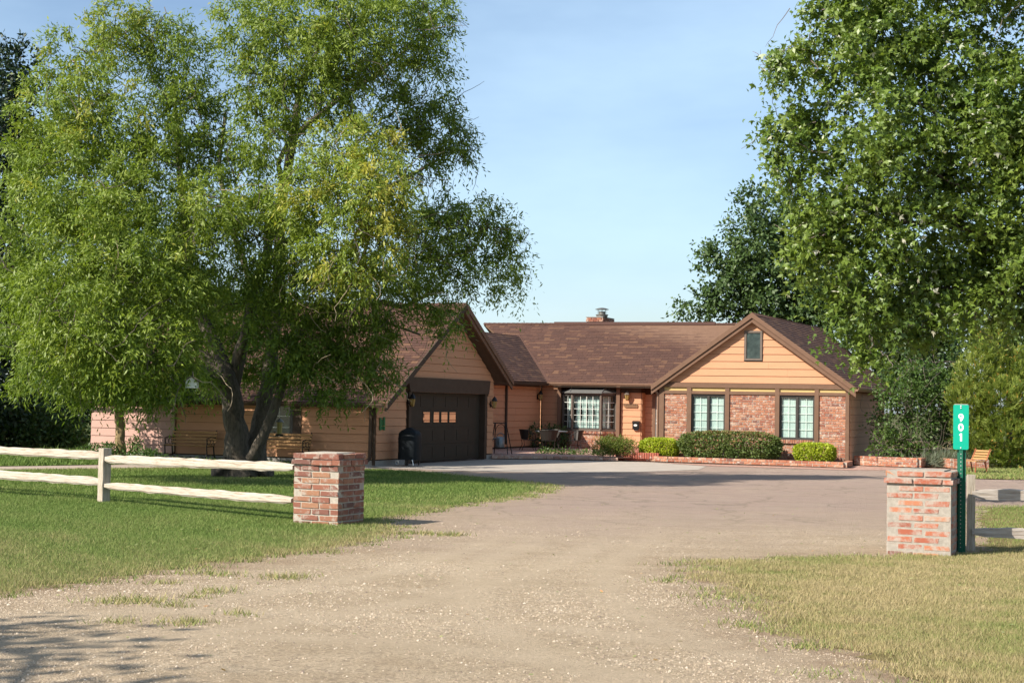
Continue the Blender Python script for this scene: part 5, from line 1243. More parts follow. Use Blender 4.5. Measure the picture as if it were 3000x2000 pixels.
# seat and rusty figure at the far right
sp0 = gr(2852, 1385); sp0.z = 0.03
t = thing("slatted_chair", "reddish slatted garden chair by the short brick wall, its back tilted", "chair", sp0); rz = Matrix.Rotation(radians(-62), 4, 'Z'); X = Matrix.Translation(sp0) @ rz @ Matrix.Scale(0.85, 4)
for k in range(5): mb = MB(); mb.box(-.38, .38, -.25 + k * .1, -.17 + k * .1, .38, .405, X); mb.build("seat_slat", M['slat'], t)
for k in range(4): mb = MB(); mb.box(-.38, .38, -.012, .012, -.035, .035, X @ Matrix.Translation((0, .29 + .05 * k, .47 + .09 * k)) @ Matrix.Rotation(radians(-28), 4, 'X')); mb.build("back_slat", M['slat'], t)
for sx in (-1, 1): mb = MB(); mb.tube([X @ Vector((sx * .34, -.26, 0)), X @ Vector((sx * .34, -.22, .38)), X @ Vector((sx * .34, .25, .38)), X @ Vector((sx * .34, .46, .82))], .022, 6); mb.tube([X @ Vector((sx * .34, .2, .38)), X @ Vector((sx * .34, .3, 0))], .022, 6); mb.build("side_frame", M['rust'], t)
rp0 = gr(2985, 1368); rp0.z = 0.03; t = thing("rusty_yard_figure", "rusty metal yard figure with a bent neck among the plants", "yard ornament", rp0)
X = Matrix.Translation(rp0); mb = MB(); mb.tube([X @ Vector(q) for q in ((-.18, 0, .82), (-.05, 0, .84), (.0, 0, .80), (.03, 0, .6), (0, 0, .45))], [.03, .045, .05, .06, .05], 8); mb.build("neck", M['rust'], t)
mb = MB(); mb.tube([X @ Vector(q) for q in ((-.02, 0, .46), (.06, 0, .6), (.16, 0, .62), (.3, .05, .5))], [.05, .08, .06, .04], 8); mb.build("body", M['rust'], t)
for q in ((-.02, .0), (.14, .03)): mb = MB(); mb.tube([X @ Vector((q[0], q[1], .5)), X @ Vector((q[0] + .01, q[1], .0))], .02, 6); mb.build("leg", M['birdhouse'], t)

# ================================================================== VEGETATION
def unit(v): return v / (np.linalg.norm(v, axis=1, keepdims=True) + 1e-9)
def diamonds(P, D, Nn, L, W):
    """leaf diamonds: root P, direction D, face normal near Nn"""
    S = unit(np.cross(D, Nn)); L = np.asarray(L)[:, None]; W = np.asarray(W)[:, None]
    V = np.empty((len(P), 4, 3)); V[:, 0] = P; V[:, 1] = P + D * L * .45 + S * W / 2; V[:, 2] = P + D * L; V[:, 3] = P + D * L * .45 - S * W / 2
    return V
def rdir(n): return unit(RNG.normal(0, 1, (n, 3)))
def ball(n, power=0.45):
    d = rdir(n); return d * (RNG.random(n) ** power)[:, None]
def blobs_of(spec, depth, ppm, dz=None):
    out = []
    for (px, py, rx, rz, off, tn) in spec:
        c = at(px, py, depth + off); out.append((np.array(c), rx / ppm, rz / ppm, tn))
    return out
def willow_crown(blobs, parent, dens, leaf_l, leaf_w, m, droop=0.75, per=13, base=None):
    VV, TT = [], []
    for (c, rx, rz, tn) in blobs:
        n = int(dens * (rx * rx + rx * rz)); ry = (rx + rz) / 2 * 0.9
        p0 = c + ball(n, 0.42) * np.array([rx, ry, rz])
        out = unit((p0 - c) / np.array([rx, ry, rz])); d0 = unit(out * 0.8 + RNG.normal(0, .6, (n, 3)) + np.array([0, 0, 0.15]))
        L = RNG.uniform(0.3, 0.7, n) * (0.6 + 0.4 * min(1.0, rx)); curl = RNG.uniform(0, 2 * pi, n); ca = RNG.uniform(.02, .07, n)
        tw = RNG.normal(0, .13, n)
        for k in range(per):
            t = (k + .5) / per; s_ = (t * L)[:, None]
            q = p0 + d0 * s_ * 0.8; q[:, 2] -= droop * (t ** 1.7) * L * 0.95
            q[:, 0] += np.cos(curl + t * 9) * ca; q[:, 1] += np.sin(curl + t * 9) * ca
            dl = unit(RNG.normal(0, .55, (n, 3)) + d0 * .35 + np.array([0, 0, -0.85]))
            V = diamonds(q, dl, rdir(n), leaf_l * RNG.uniform(.7, 1.35, n), leaf_w * RNG.uniform(.8, 1.3, n)); VV.append(V)
            TT.append(np.clip(tn + tw + RNG.normal(0, .10, n), 0, 1))
    V = np.concatenate(VV).reshape(-1, 3); return np_mesh("crown", V, 4, np.concatenate(TT), m, parent, base)
def leafy_crown(blobs, parent, dens, L, W, m, name="crown", clump=9, base=None, spread=0.2, power=0.4, up=0.0, tw_s=.15, star=False, flash=0.0):
    VV, TT = [], []
    for (c, rx, rz, tn) in blobs:
        n = max(3, int(dens * (rx * rx + rx * rz))); ry = (rx + rz) / 2
        p0 = c + ball(n, power) * np.array([rx, ry, rz]); tw = RNG.normal(0, tw_s, n); out = unit((p0 - c) / np.array([rx, ry, rz]))
        for k in range(clump):
            q = p0 + RNG.normal(0, spread, (n, 3)) * np.array([1, 1, .8])
            d = unit(RNG.normal(0, .7, (n, 3)) + out * .6 + np.array([0, 0, up])); nn_ = unit(RNG.normal(0, .6, (n, 3)) + out * .5 + np.array([0, 0, .6]))
            s = RNG.uniform(.7, 1.3, n); ti = np.clip(tn + tw + RNG.normal(0, .1, n), 0, 0.88)
            if flash: ti = np.where(RNG.random(n) < flash, 1.0, ti)
            V = diamonds(q, d, nn_, L * s, W * s); VV.append(V); TT.append(ti)
            if star:
                S = unit(np.cross(d, nn_))
                for sg in (-1, 1):
                    V = diamonds(q + d * (L * s * .12)[:, None], unit(d * .55 + S * sg), nn_, L * s * .72, W * s * .62); VV.append(V); TT.append(ti)
    V = np.concatenate(VV).reshape(-1, 3); return np_mesh(name, V, 4, np.concatenate(TT), m, parent, base)
def tufted_crown(blobs, parent, m, base, per_m2, tuft_r, twigs_n, leaves_n, L, W, droop=0.35, inner=0.25, up=0.15, star=False, flash=0.0, name="crown", hang=0.5, tvar=.12, flat=1.0):
    VV, TT = [], []
    for (c, rx, rz, tn) in blobs:
        ry = (rx + rz) / 2 * 1.05; area = 4 * pi * ((rx * ry) ** 1.6 / 3 + 2 * (rx * rz) ** 1.6 / 3) ** (1 / 1.6)
        n = max(4, int(area * per_m2)); d_ = rdir(n); rad = np.where(RNG.random(n) < inner, RNG.uniform(.25, .75, n), RNG.uniform(.78, 1.08, n))
        tc = c + d_ * rad[:, None] * np.array([rx, ry, rz]); tt = RNG.normal(0, tvar, n); tr = tuft_r * RNG.uniform(.6, 1.35, n)
        for a in range(twigs_n):
            o_ = unit(RNG.normal(0, .75, (n, 3)) + d_ * .75 + np.array([0, 0, up])); root = tc - o_ * (tr * .15)[:, None] + RNG.normal(0, .05, (n, 3))
            for k in range(leaves_n):
                t = (k + .6) / leaves_n; q = root + o_ * (t * tr)[:, None] * np.array([1, 1, flat]); q[:, 2] -= droop * tr * t ** 1.8
                q = q + RNG.normal(0, .022, (n, 3))
                dl = unit(RNG.normal(0, .6, (n, 3)) + o_ * .5 + np.array([0, 0, -hang])); nn_ = unit(RNG.normal(0, .42, (n, 3)) + (q - tc) / tr[:, None] * .95 + d_ * .35 + np.array([0, 0, .3]))
                sz = RNG.uniform(.7, 1.3, n); ti = np.clip(tn + tt + RNG.normal(0, .09, n), 0, .99 if not flash else .88)
                if flash: ti = np.where(RNG.random(n) < flash, 1.0, ti)
                VV.append(diamonds(q, dl, nn_, L * sz, W * sz).astype(np.float32)); TT.append(ti.astype(np.float32))
                if star:
                    S = unit(np.cross(dl, nn_))
                    for sg in (-1, 1):
                        VV.append(diamonds(q + dl * (L * sz * .1)[:, None], unit(dl * .6 + S * sg), nn_, L * sz * .74, W * sz * .62).astype(np.float32)); TT.append(ti.astype(np.float32))
    V = np.concatenate(VV).reshape(-1, 3); return np_mesh(name, V, 4, np.concatenate(TT), m, parent, base)
def limbs(parent, specs, depth, ppm, m, base, name="trunk", sides=10, wob=0.03):
    mb = MB()
    for sp_ in specs:
        pts = [at(px, py, depth + off) for (px, py, r, off) in sp_]; rad = [r / ppm for (_, _, r, _) in sp_]
        P2, R2 = [], []
        for i in range(len(pts) - 1):
            for k in range(4):
                t_ = k / 4; P2.append(pts[i].lerp(pts[i + 1], t_) + Vector((R.gauss(0, wob), R.gauss(0, wob), 0)) * (rad[i] / .2 if (i or k) else 0)); R2.append(rad[i] + (rad[i + 1] - rad[i]) * t_)
        P2.append(pts[-1]); R2.append(rad[-1]); mb.tube(P2, [r * (1 + R.uniform(-.035, .035)) for r in R2], sides)
    return mb.build(name, m, parent, base=base, smooth=True)
def twigs(blobs, n, parent, base, m, rad=.008, length=0.7, droopy=True, name="twig"):
    mb = MB()
    for i in range(n):
        c, rx, rz, tn = R.choice(blobs); p_ = Vector(c) + Vector((R.gauss(0, .4) * rx, R.gauss(0, .4) * rx, R.gauss(0, .4) * rz)); pts = [p_]
        d_ = Vector((R.gauss(0, 1), R.gauss(0, 1), R.gauss(-.1, .6))).normalized()
        for k in range(7):
            d_ = (d_ + Vector((R.gauss(0, .38), R.gauss(0, .38), R.gauss(-.08 if droopy else .05, .38)))).normalized(); pts.append(pts[-1] + d_ * length / 7 * R.uniform(.8, 1.3))
        mb.tube(pts, [rad * (1 - .1 * k) for k in range(8)], 4, False)
    o = mb.build(name, m, parent, base=base); o['kind'] = 'stuff'; return o

# ---- the big corkscrew willow
WD = 35.7; WPP = 124.0
WB = gr(705, 1395); WB.z = 0
WIL = thing("willow_tree", "large many limbed curly willow with bright drooping foliage before the garage", "tree", WB)
limbs(WIL, [
    [(690, 1398, 84, 0), (692, 1386, 66, 0), (694, 1370, 52, 0), (695, 1310, 42, 0), (688, 1240, 36, 0), (680, 1170, 36, 0), (665, 1110, 32, 0), (640, 1040, 26, .3), (600, 950, 22, .6), (560, 830, 17, .8), (540, 640, 13, .8), (520, 420, 9, .6), (510, 240, 5, .4)],
    [(660, 1130, 26, 0), (610, 1090, 17, -.4), (560, 1075, 13, -.9), (500, 1068, 9, -1.3), (430, 1040, 6, -1.8)],
    [(680, 1140, 24, .2), (700, 1050, 22, .2), (735, 930, 20, 0), (745, 850, 19, -.2), (775, 780, 15, 0), (800, 640, 14, .2), (830, 560, 11, .2), (815, 480, 8, .2), (860, 380, 6, .3)],
    [(752, 1398, 66, .2), (750, 1388, 52, .3), (750, 1365, 40, .35), (750, 1310, 33, .4), (765, 1210, 28, .6), (785, 1120, 24, .8), (800, 1000, 22, 1), (815, 850, 20, 1.1), (818, 720, 19, 1.1), (825, 600, 17, 1), (860, 400, 15, .9), (880, 250, 11, .8), (930, 150, 7, .6), (960, 60, 5, .5)],
    [(800, 1000, 18, 1), (760, 900, 12, 1.3), (690, 700, 10, 1.6), (640, 500, 8, 1.8), (660, 330, 5, 1.8)],
    [(735, 1345, 20, -.6), (770, 1280, 17, -.8), (800, 1210, 16, -.9), (822, 1140, 14, -.9), (845, 1060, 13, -.8), (870, 980, 11, -.5), (900, 920, 9, -.2)],
    [(820, 1010, 18, .6), (900, 960, 15, .4), (960, 905, 13, .3), (1050, 895, 11, .6), (1120, 885, 10, .9), (1180, 900, 8, 1.2), (1260, 860, 5, 1.5), (1320, 800, 3.5, 1.6)],
    [(860, 400, 12, .9), (980, 300, 9, 1), (1100, 220, 7, 1.2), (1210, 130, 4, 1.3)],
    [(820, 720, 14, 1.1), (960, 640, 10, 1.3), (1120, 560, 8, 1.8), (1280, 470, 5, 2.1)],
    [(900, 960, 12, .4), (1010, 860, 8, -.6), (1060, 780, 6, -1.4), (1090, 640, 4, -1.8)],
    [(960, 905, 8, .3), (1120, 940, 5, .8), (1230, 980, 3.5, 1.1)],
    [(665, 1110, 20, 0), (560, 1000, 13, .4), (420, 860, 10, .2), (300, 700, 8, 0), (240, 480, 6, -.2), (230, 250, 4, 0)],
], WD, WPP * 1.12, M['wbark'], WB, wob=.012, sides=12)
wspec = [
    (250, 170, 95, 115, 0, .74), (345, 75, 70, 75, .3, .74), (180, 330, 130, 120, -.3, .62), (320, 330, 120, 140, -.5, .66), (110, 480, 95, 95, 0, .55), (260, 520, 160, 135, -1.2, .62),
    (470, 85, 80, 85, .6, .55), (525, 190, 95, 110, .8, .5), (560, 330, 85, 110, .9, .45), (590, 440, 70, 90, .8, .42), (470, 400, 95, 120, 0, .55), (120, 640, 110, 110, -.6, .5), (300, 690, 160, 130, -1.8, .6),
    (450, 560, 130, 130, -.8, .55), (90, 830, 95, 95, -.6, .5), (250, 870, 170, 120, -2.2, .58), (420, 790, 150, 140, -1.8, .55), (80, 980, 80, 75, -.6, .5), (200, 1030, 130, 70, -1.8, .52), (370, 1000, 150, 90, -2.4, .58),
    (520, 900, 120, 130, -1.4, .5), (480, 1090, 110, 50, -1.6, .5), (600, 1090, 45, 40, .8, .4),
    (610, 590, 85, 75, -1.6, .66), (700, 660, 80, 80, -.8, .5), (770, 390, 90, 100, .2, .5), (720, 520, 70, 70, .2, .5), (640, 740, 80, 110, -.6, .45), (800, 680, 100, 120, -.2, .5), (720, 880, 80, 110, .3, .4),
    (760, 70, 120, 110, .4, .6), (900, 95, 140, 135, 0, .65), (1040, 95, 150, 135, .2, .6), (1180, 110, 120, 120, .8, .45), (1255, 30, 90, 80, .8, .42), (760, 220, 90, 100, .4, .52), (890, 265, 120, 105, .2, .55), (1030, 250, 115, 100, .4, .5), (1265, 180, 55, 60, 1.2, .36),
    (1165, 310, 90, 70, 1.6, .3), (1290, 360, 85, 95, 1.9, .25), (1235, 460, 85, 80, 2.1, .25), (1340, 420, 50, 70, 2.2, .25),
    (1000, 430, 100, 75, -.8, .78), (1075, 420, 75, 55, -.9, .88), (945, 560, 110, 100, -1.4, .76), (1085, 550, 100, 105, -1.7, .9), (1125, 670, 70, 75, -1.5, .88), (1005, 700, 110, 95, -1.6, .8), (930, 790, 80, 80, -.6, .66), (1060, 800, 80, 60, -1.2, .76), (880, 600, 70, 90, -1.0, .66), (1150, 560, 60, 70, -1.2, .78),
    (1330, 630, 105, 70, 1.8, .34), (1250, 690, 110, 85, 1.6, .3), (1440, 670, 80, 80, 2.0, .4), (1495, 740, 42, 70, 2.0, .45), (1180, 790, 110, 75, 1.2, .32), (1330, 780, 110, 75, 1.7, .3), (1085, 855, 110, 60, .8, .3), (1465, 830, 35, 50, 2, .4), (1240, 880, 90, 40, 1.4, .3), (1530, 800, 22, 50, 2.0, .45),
    (980, 950, 100, 75, 1.0, .26), (1075, 1000, 90, 75, 1.2, .24), (900, 1060, 100, 75, .8, .24), (1020, 1090, 90, 50, 1.0, .24), (1130, 950, 50, 60, 1.2, .28), (1300, 935, 40, 55, 1.4, .3), (820, 1000, 70, 90, .4, .3), (960, 1150, 70, 22, .8, .24), (180, 800, 120, 120, 5.5, .45), (330, 930, 120, 100, 6.0, .4), (120, 950, 110, 90, 5.0, .42), (450, 780, 110, 110, 6.0, .42), (250, 640, 110, 100, 5.5, .45), (540, 940, 90, 100, 5.5, .36), (560, 620, 60, 90, 5, .42), (600, 1010, 80, 80, 3.6, .3), (720, 1010, 80, 80, 3.8, .28), (690, 1090, 80, 45, 4.0, .26), (850, 1080, 60, 60, 3.4, .26), (620, 880, 90, 90, 3.2, .34), (790, 880, 80, 80, 3.6, .32), (930, 980, 80, 80, 1.6, .3), (300, 1120, 110, 45, -1.0, .45), (440, 1140, 90, 35, -1.4, .45), (150, 1100, 90, 45, -.4, .45), (900, 880, 80, 70, .6, .4), (1120, 1080, 45, 60, 1.0, .26), (850, 840, 80, 90, .6, .4),  (560, 720, 60, 90, .6, .4),  # deep-set left clumps added so their shade reaches the side wall
]
wbl = blobs_of(wspec, WD - 2.1, WPP) + [(np.array(q), 1.0, .6, .4) for q in ((-9.2, 41.0, 4.6), (-10.5, 41.5, 4.8), (-11.6, 42.0, 5.0), (-8.0, 40.4, 4.4), (-9.8, 40.4, 6.0), (-11.2, 40.8, 6.4))]  # crown set forward to shade the drive; extra clumps added to shade side wall
tufted_crown(wbl, WIL, M['willow'], WB, 5.4, .50, 12, 7, .118, .033, droop=.5, inner=.26, up=.25, hang=.65, tvar=.13)
twigs(wbl[:60], 420, WIL, WB, M['wbark'], .014, 1.2); twigs(wbl[:60], 90, WIL, WB, M['twig'], .011, 1.1)
lob = [b for b, s in zip(wbl, wspec) if 880 < s[0] < 1330 and 700 < s[1] < 1100]; twigs(lob, 60, WIL, WB, M['twig'], .015, 1.4)

# ---- small tree in front of the pink wall
SD = 43.4; SPP = 101.0; SB = gr(352, 1349); SB.z = 0.03
SMT = thing("young_tree", "young tree with a single ochre trunk before the pink siding", "tree", SB)
limbs(SMT, [[(350, 1345, 20, 0), (352, 1320, 16, 0), (352, 1260, 14, 0), (350, 1205, 14, 0), (345, 1180, 16, 0)], [(348, 1195, 11, 0), (335, 1150, 7, 0), (320, 1090, 5, .2), (300, 1000, 3, .3)], [(352, 1195, 11, 0), (385, 1170, 9, 0), (420, 1140, 6, .2), (470, 1090, 4, .3)], [(350, 1185, 7, 0), (360, 1100, 5, 0), (365, 980, 3, 0)]], SD, SPP, M['sbark'], SB)
sspec = [(350, 1060, 150, 90, 0, .3), (230, 1075, 110, 75, 0, .32), (460, 1100, 115, 55, 0, .28), (310, 990, 130, 90, 0, .35), (520, 1130, 70, 35, -.3, .3), (330, 1150, 90, 25, 0, .2), (170, 1110, 60, 45, 0, .35)]
tufted_crown(blobs_of(sspec, SD, SPP), SMT, M['bush'], SB, 8, .45, 7, 6, .11, .055, droop=.3, inner=.4)

# ---- silver maple at the right
MD = 30.0; MPP = 147.0; MBp = Vector((14.6, 30.5, 0))
MAP = thing("maple_tree", "big broad maple with star shaped leaves filling the upper right, its trunk beyond the edge", "tree", MBp)
mspec = [
    (2520, 110, 190, 150, 0, .6), (2345, 185, 85, 80, -.4, .66), (2290, 215, 45, 30, -.4, .66), (2450, 20, 110, 100, 0, .6), (2750, 150, 230, 180, .3, .55), (2345, 385, 90, 75, -.4, .62), (2300, 370, 60, 35, -.4, .62), (2330, 500, 80, 45, -.3, .6), (2280, 480, 45, 22, -.3, .6), (2540, 390, 200, 170, -.6, .6), (2800, 420, 210, 200, 0, .52),
    (2460, 610, 145, 120, -.3, .62), (2400, 660, 70, 60, -.6, .8), (2390, 740, 60, 50, -.4, .74), (2690, 660, 220, 160, 0, .5), (2950, 560, 200, 220, .4, .5), (2450, 760, 100, 85, -.2, .58), (2560, 850, 115, 90, 0, .5), (2720, 850, 140, 80, .3, .42), (2900, 820, 170, 120, .6, .42), (2520, 950, 65, 55, -.2, .55), (2570, 1010, 45, 55, -.3, .55), (2530, 1050, 25, 25, -.3, .7),
    (2840, 900, 40, 60, -.6, .6), (2650, 930, 90, 60, 0, .45), (2700, 1000, 60, 50, .4, .42), (2960, 350, 130, 150, -.8, .62), (2980, 720, 70, 110, -1, .62), (2980, 930, 50, 60, .2, .45), (3150, 250, 280, 270, .5, .55), (3350, 600, 300, 280, .6, .5), (3120, 800, 220, 160, .8, .45), (2700, -150, 300, 180, .3, .6), (3100, -150, 300, 200, .5, .55), (3500, 250, 260, 280, .6, .55)]
limbs(MAP, [[(3640, 1400, 60, .5), (3560, 1100, 48, .5), (3420, 800, 40, .5), (3300, 500, 26, .4), (3200, 100, 14, .3)], [(3480, 900, 26, .5), (3200, 760, 17, .2), (2960, 690, 11, 0), (2760, 660, 7, 0), (2560, 640, 4, -.2)], [(3440, 800, 22, .5), (3150, 560, 15, .2), (2920, 470, 10, 0), (2740, 330, 7, 0), (2560, 230, 4, 0)], [(3460, 860, 18, .5), (3160, 900, 12, .6), (2920, 860, 7, .4), (2740, 840, 4, .2)], [(2960, 690, 8, 0), (2840, 560, 6, -.2), (2720, 500, 4, -.3)]], MD, MPP, M['wbark'], MBp)
mbl = blobs_of(mspec, MD, MPP)
tufted_crown(mbl, MAP, M['maple'], MBp, 4.6, .58, 9, 5, .118, .056, droop=.4, inner=.42, up=.1, star=True, flash=.012, hang=.35, tvar=.14)
twigs(mbl[:24], 60, MAP, MBp, M['greytwig'], .012, .9, False)

# ---- trees behind
def back_tree(label, spec, depth, ppm, m, trunk, dens=26, L=.22, W=.12, name="shade_tree", clump=9, spread=.28, group=None):
    b0 = at(trunk[0][0], trunk[0][1], depth); b0.z = 0
    t = thing(name, label, "tree", b0, group); tr = [(trunk[0][0], 1400, trunk[0][2], 0)] + list(trunk[1:]) if False else trunk
    limbs(t, [tr], depth, ppm, M['wbark'], b0)
    bl = blobs_of(spec, depth, ppm); tufted_crown(bl, t, m, b0, dens / 8, .75, 6, 5, L * .85, W * .85, droop=.25, inner=.4, up=.2, hang=.25); return t, bl, b0
oak = back_tree("dark leafy tree rising behind the right wing's roof", [(2200, 590, 45, 50, 0, .5), (2215, 690, 90, 95, 0, .5), (2130, 790, 80, 70, 0, .45), (2250, 820, 120, 100, 0, .5), (2380, 740, 130, 140, .5, .45), (2350, 900, 140, 80, 0, .42), (2090, 895, 65, 40, 0, .48), (2030, 910, 40, 14, 0, .5), (2010, 880, 22, 18, 0, .5), (2450, 880, 120, 90, .5, .42), (2300, 640, 60, 70, .4, .5), (2100, 740, 40, 30, 0, .5), (2180, 890, 60, 50, 0, .42)], 66, 66.7, M['oak'], [(2330, 1300, 20, 0), (2335, 1000, 16, 0), (2340, 850, 11, 0), (2290, 720, 6, 0)], dens=30, L=.24, W=.13)
back_tree("shadowed tree behind the large tangled shrub", [(2620, 1000, 110, 90, 0, .3), (2700, 1060, 100, 90, -.5, .35), (2560, 960, 80, 70, 0, .3), (2740, 960, 110, 110, .5, .3), (2480, 1010, 50, 50, 0, .35), (2660, 1130, 110, 70, 0, .25), (2780, 1080, 70, 90, 0, .35), (2720, 860, 120, 90, 1, .3)], 59, 74.6, M['oak'], [(2660, 1310, 14, 0), (2665, 1100, 11, 0), (2680, 950, 7, 0)], dens=30, L=.22, W=.12)
back_tree("pale green tree glimpsed over the tall evergreen", [(2890, 1000, 70, 60, 0, .8), (2960, 960, 70, 70, 0, .75), (3040, 1000, 90, 90, 0, .7), (2990, 1060, 80, 60, 0, .6)], 62, 71, M['bush'], [(2960, 1310, 12, 0), (2960, 1000, 8, 0)], dens=26, L=.22, W=.12)
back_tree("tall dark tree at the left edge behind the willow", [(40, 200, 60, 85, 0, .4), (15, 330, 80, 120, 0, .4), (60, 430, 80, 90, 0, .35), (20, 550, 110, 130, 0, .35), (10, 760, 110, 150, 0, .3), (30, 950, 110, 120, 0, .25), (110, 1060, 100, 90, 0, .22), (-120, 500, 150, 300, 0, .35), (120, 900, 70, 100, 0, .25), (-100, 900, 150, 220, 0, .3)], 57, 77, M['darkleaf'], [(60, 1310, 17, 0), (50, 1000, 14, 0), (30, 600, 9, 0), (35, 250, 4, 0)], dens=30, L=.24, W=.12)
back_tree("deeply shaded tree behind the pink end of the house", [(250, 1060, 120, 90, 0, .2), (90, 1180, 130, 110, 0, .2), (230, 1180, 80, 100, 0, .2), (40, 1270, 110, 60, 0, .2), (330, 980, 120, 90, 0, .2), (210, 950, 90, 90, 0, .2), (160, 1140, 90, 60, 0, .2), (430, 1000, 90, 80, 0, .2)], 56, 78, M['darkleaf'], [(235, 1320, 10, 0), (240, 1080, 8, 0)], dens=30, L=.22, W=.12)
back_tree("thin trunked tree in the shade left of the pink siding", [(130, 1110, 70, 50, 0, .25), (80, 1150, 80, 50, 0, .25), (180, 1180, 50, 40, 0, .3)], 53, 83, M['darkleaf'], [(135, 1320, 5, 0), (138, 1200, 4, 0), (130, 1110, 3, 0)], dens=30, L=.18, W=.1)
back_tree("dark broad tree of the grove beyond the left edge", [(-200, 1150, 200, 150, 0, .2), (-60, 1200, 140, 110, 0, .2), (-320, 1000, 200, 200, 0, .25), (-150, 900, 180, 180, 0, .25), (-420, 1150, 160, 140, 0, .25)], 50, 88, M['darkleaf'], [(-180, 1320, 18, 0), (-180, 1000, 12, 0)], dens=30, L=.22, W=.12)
back_tree("distant tree seen through the willow's gaps", [(640, 960, 110, 80, 0, .35), (760, 930, 90, 70, 0, .35), (540, 960, 90, 80, 0, .35)], 78, 56, M['oak'], [(650, 1250, 9, 0), (650, 960, 6, 0)], dens=26, L=.25, W=.14)

# ---- shrubs
def shrub(name, label, cat, blobs, m, dens, L, W, base, group=None, clump=8, spread=.06, power=.22, stems=8, up=.2, stem_h=.3, tw_s=.12):
    t = thing(name, label, cat, base, group); leafy_crown(blobs, t, dens, L, W, m, "foliage", clump, base, spread, power, up, tw_s)
    mb = MB(); b0 = Vector(base)
    for k in range(stems):
        c = Vector(R.choice(blobs)[0]); e = b0 + (c - b0) * .8 + Vector((R.gauss(0, .12), R.gauss(0, .12), 0)); s0 = Vector((c.x + R.gauss(0, .1), c.y + R.gauss(0, .1), b0.z)); mb.tube([s0, s0.lerp(e, .5) + Vector((R.gauss(0, .04), R.gauss(0, .04), 0)), e], [.014, .011, .006], 5)
    mb.build("stem", M['greytwig'], t); return t
def wfp(s, d, z): q = WF.p(s, z, d); return np.array(q)
def row(s0, s1, d, z0, z1, depth, n, tn, jig=.05):
    out = []; w = (s1 - s0) / n
    for i in range(n): out.append((wfp(s0 + w * (i + .5), d + R.gauss(0, jig * .5), (z0 + z1) / 2 + R.gauss(0, jig * .3)), w * .85, (z1 - z0) / 2 * (1 + R.gauss(0, jig)), tn + R.gauss(0, .04)))
    return out
yq = np.array(MW.p(3.0, 0.1, 3.0)); yc = gr(1791, 1338, .1); yc = np.array(yc)
shrub("round_shrub", "rounded olive green shrub by the stoop below the sunlit lantern", "shrub", [(yc + np.array([dx, 0, .34 + dz]), .36, .32, .55) for dx, dz in ((-.3, 0), (.0, .03), (.3, 0), (.5, -.04))], M['yew'], 900, .07, .02, (yc[0], yc[1], .1), None, stems=14, up=.7)
def clipped(name, label, cat, s0, s1, d, hd, z0, z1, m, n, L, W, tn, seed_up=.25):
    base = WF.p((s0 + s1) / 2, .13, d); t = thing(name, label, cat, base, "clipped shrubs before the wing"); c = WF.p((s0 + s1) / 2, (z0 + z1) / 2, d)
    u = rdir(n); u[:, 2] = np.where(u[:, 2] < -.75, -u[:, 2], u[:, 2]); k = (np.abs(u) ** 3.6).sum(1) ** (-1 / 3.6); depth_ = 1 - .16 * RNG.random(n) ** 1.6; lump = 1 + .045 * np.sin(u[:, 0] * 9 + u[:, 2] * 4) * np.cos(u[:, 2] * 7 + u[:, 1] * 5) + RNG.normal(0, .02, n)
    q = u * (k * depth_ * lump)[:, None]; e_, n_ = np.array(WF.e), np.array(WF.n)
    P_ = np.array(c) + q[:, :1] * e_ * (s1 - s0) / 2 + q[:, 1:2] * n_ * hd + q[:, 2:] * np.array([0, 0, 1]) * (z1 - z0) / 2
    o_ = unit(u[:, :1] * e_ + u[:, 1:2] * n_ + u[:, 2:] * np.array([0, 0, 1.0])); D = unit(o_ * .7 + RNG.normal(0, .6, (n, 3)) + np.array([0, 0, seed_up])); N_ = unit(o_ + RNG.normal(0, .5, (n, 3)) + np.array([0, 0, .3]))
    ti = np.clip(tn + .10 * np.sin(q[:, 0] * 7 + q[:, 2] * 5) + RNG.normal(0, .13, n), 0, .88)
    if m == M['hedge']: ti = np.where((q[:, 2] > .72) & (RNG.random(n) < .45), 1.0, ti)
    sz = RNG.uniform(.7, 1.3, n); np_mesh("foliage", diamonds(P_, D, N_, L * sz, W * sz).reshape(-1, 3), 4, ti, m, t, base)
    mb = MB()
    for k_ in range(10): x_ = R.uniform(s0 + .1, s1 - .1); mb.tube([WF.p(x_, .12, d), WF.p(x_ + R.gauss(0, .1), z0 + (z1 - z0) * .7, d + R.gauss(0, .1))], [.014, .006], 5)
    st_ = mb.build("stem", M['greytwig'], t); st_['kind'] = 'stuff'; return t
clipped("lime_shrub", "clipped lime green shrub left of the long dark hedge", "shrub", -0.42, 0.86, .85, .42, .12, .72, M['lime'], 5200, .075, .05, .55)
clipped("lime_shrub", "clipped lime green shrub near the brick border's corner post", "shrub", 4.80, 6.08, .85, .42, .12, .68, M['lime'], 5200, .075, .05, .55)
clipped("dark_hedge", "long dark green hedge with reddish tips between the two lime shrubs", "hedge", 0.98, 4.30, .92, .50, .12, 1.0, M['hedge'], 12500, .078, .048, .5)
# dark potted evergreen in the shade behind the table
eb = CW.p(18.3, 0.1, .55); shrub("shade_shrub", "low dark shrub in deep shade behind the patio table", "shrub", [(np.array(eb) + np.array([dx, 0, .45]), .4, .5, .3) for dx in (-.35, .2, .6)], M['oak'], 200, .09, .05, eb, None, stems=6)
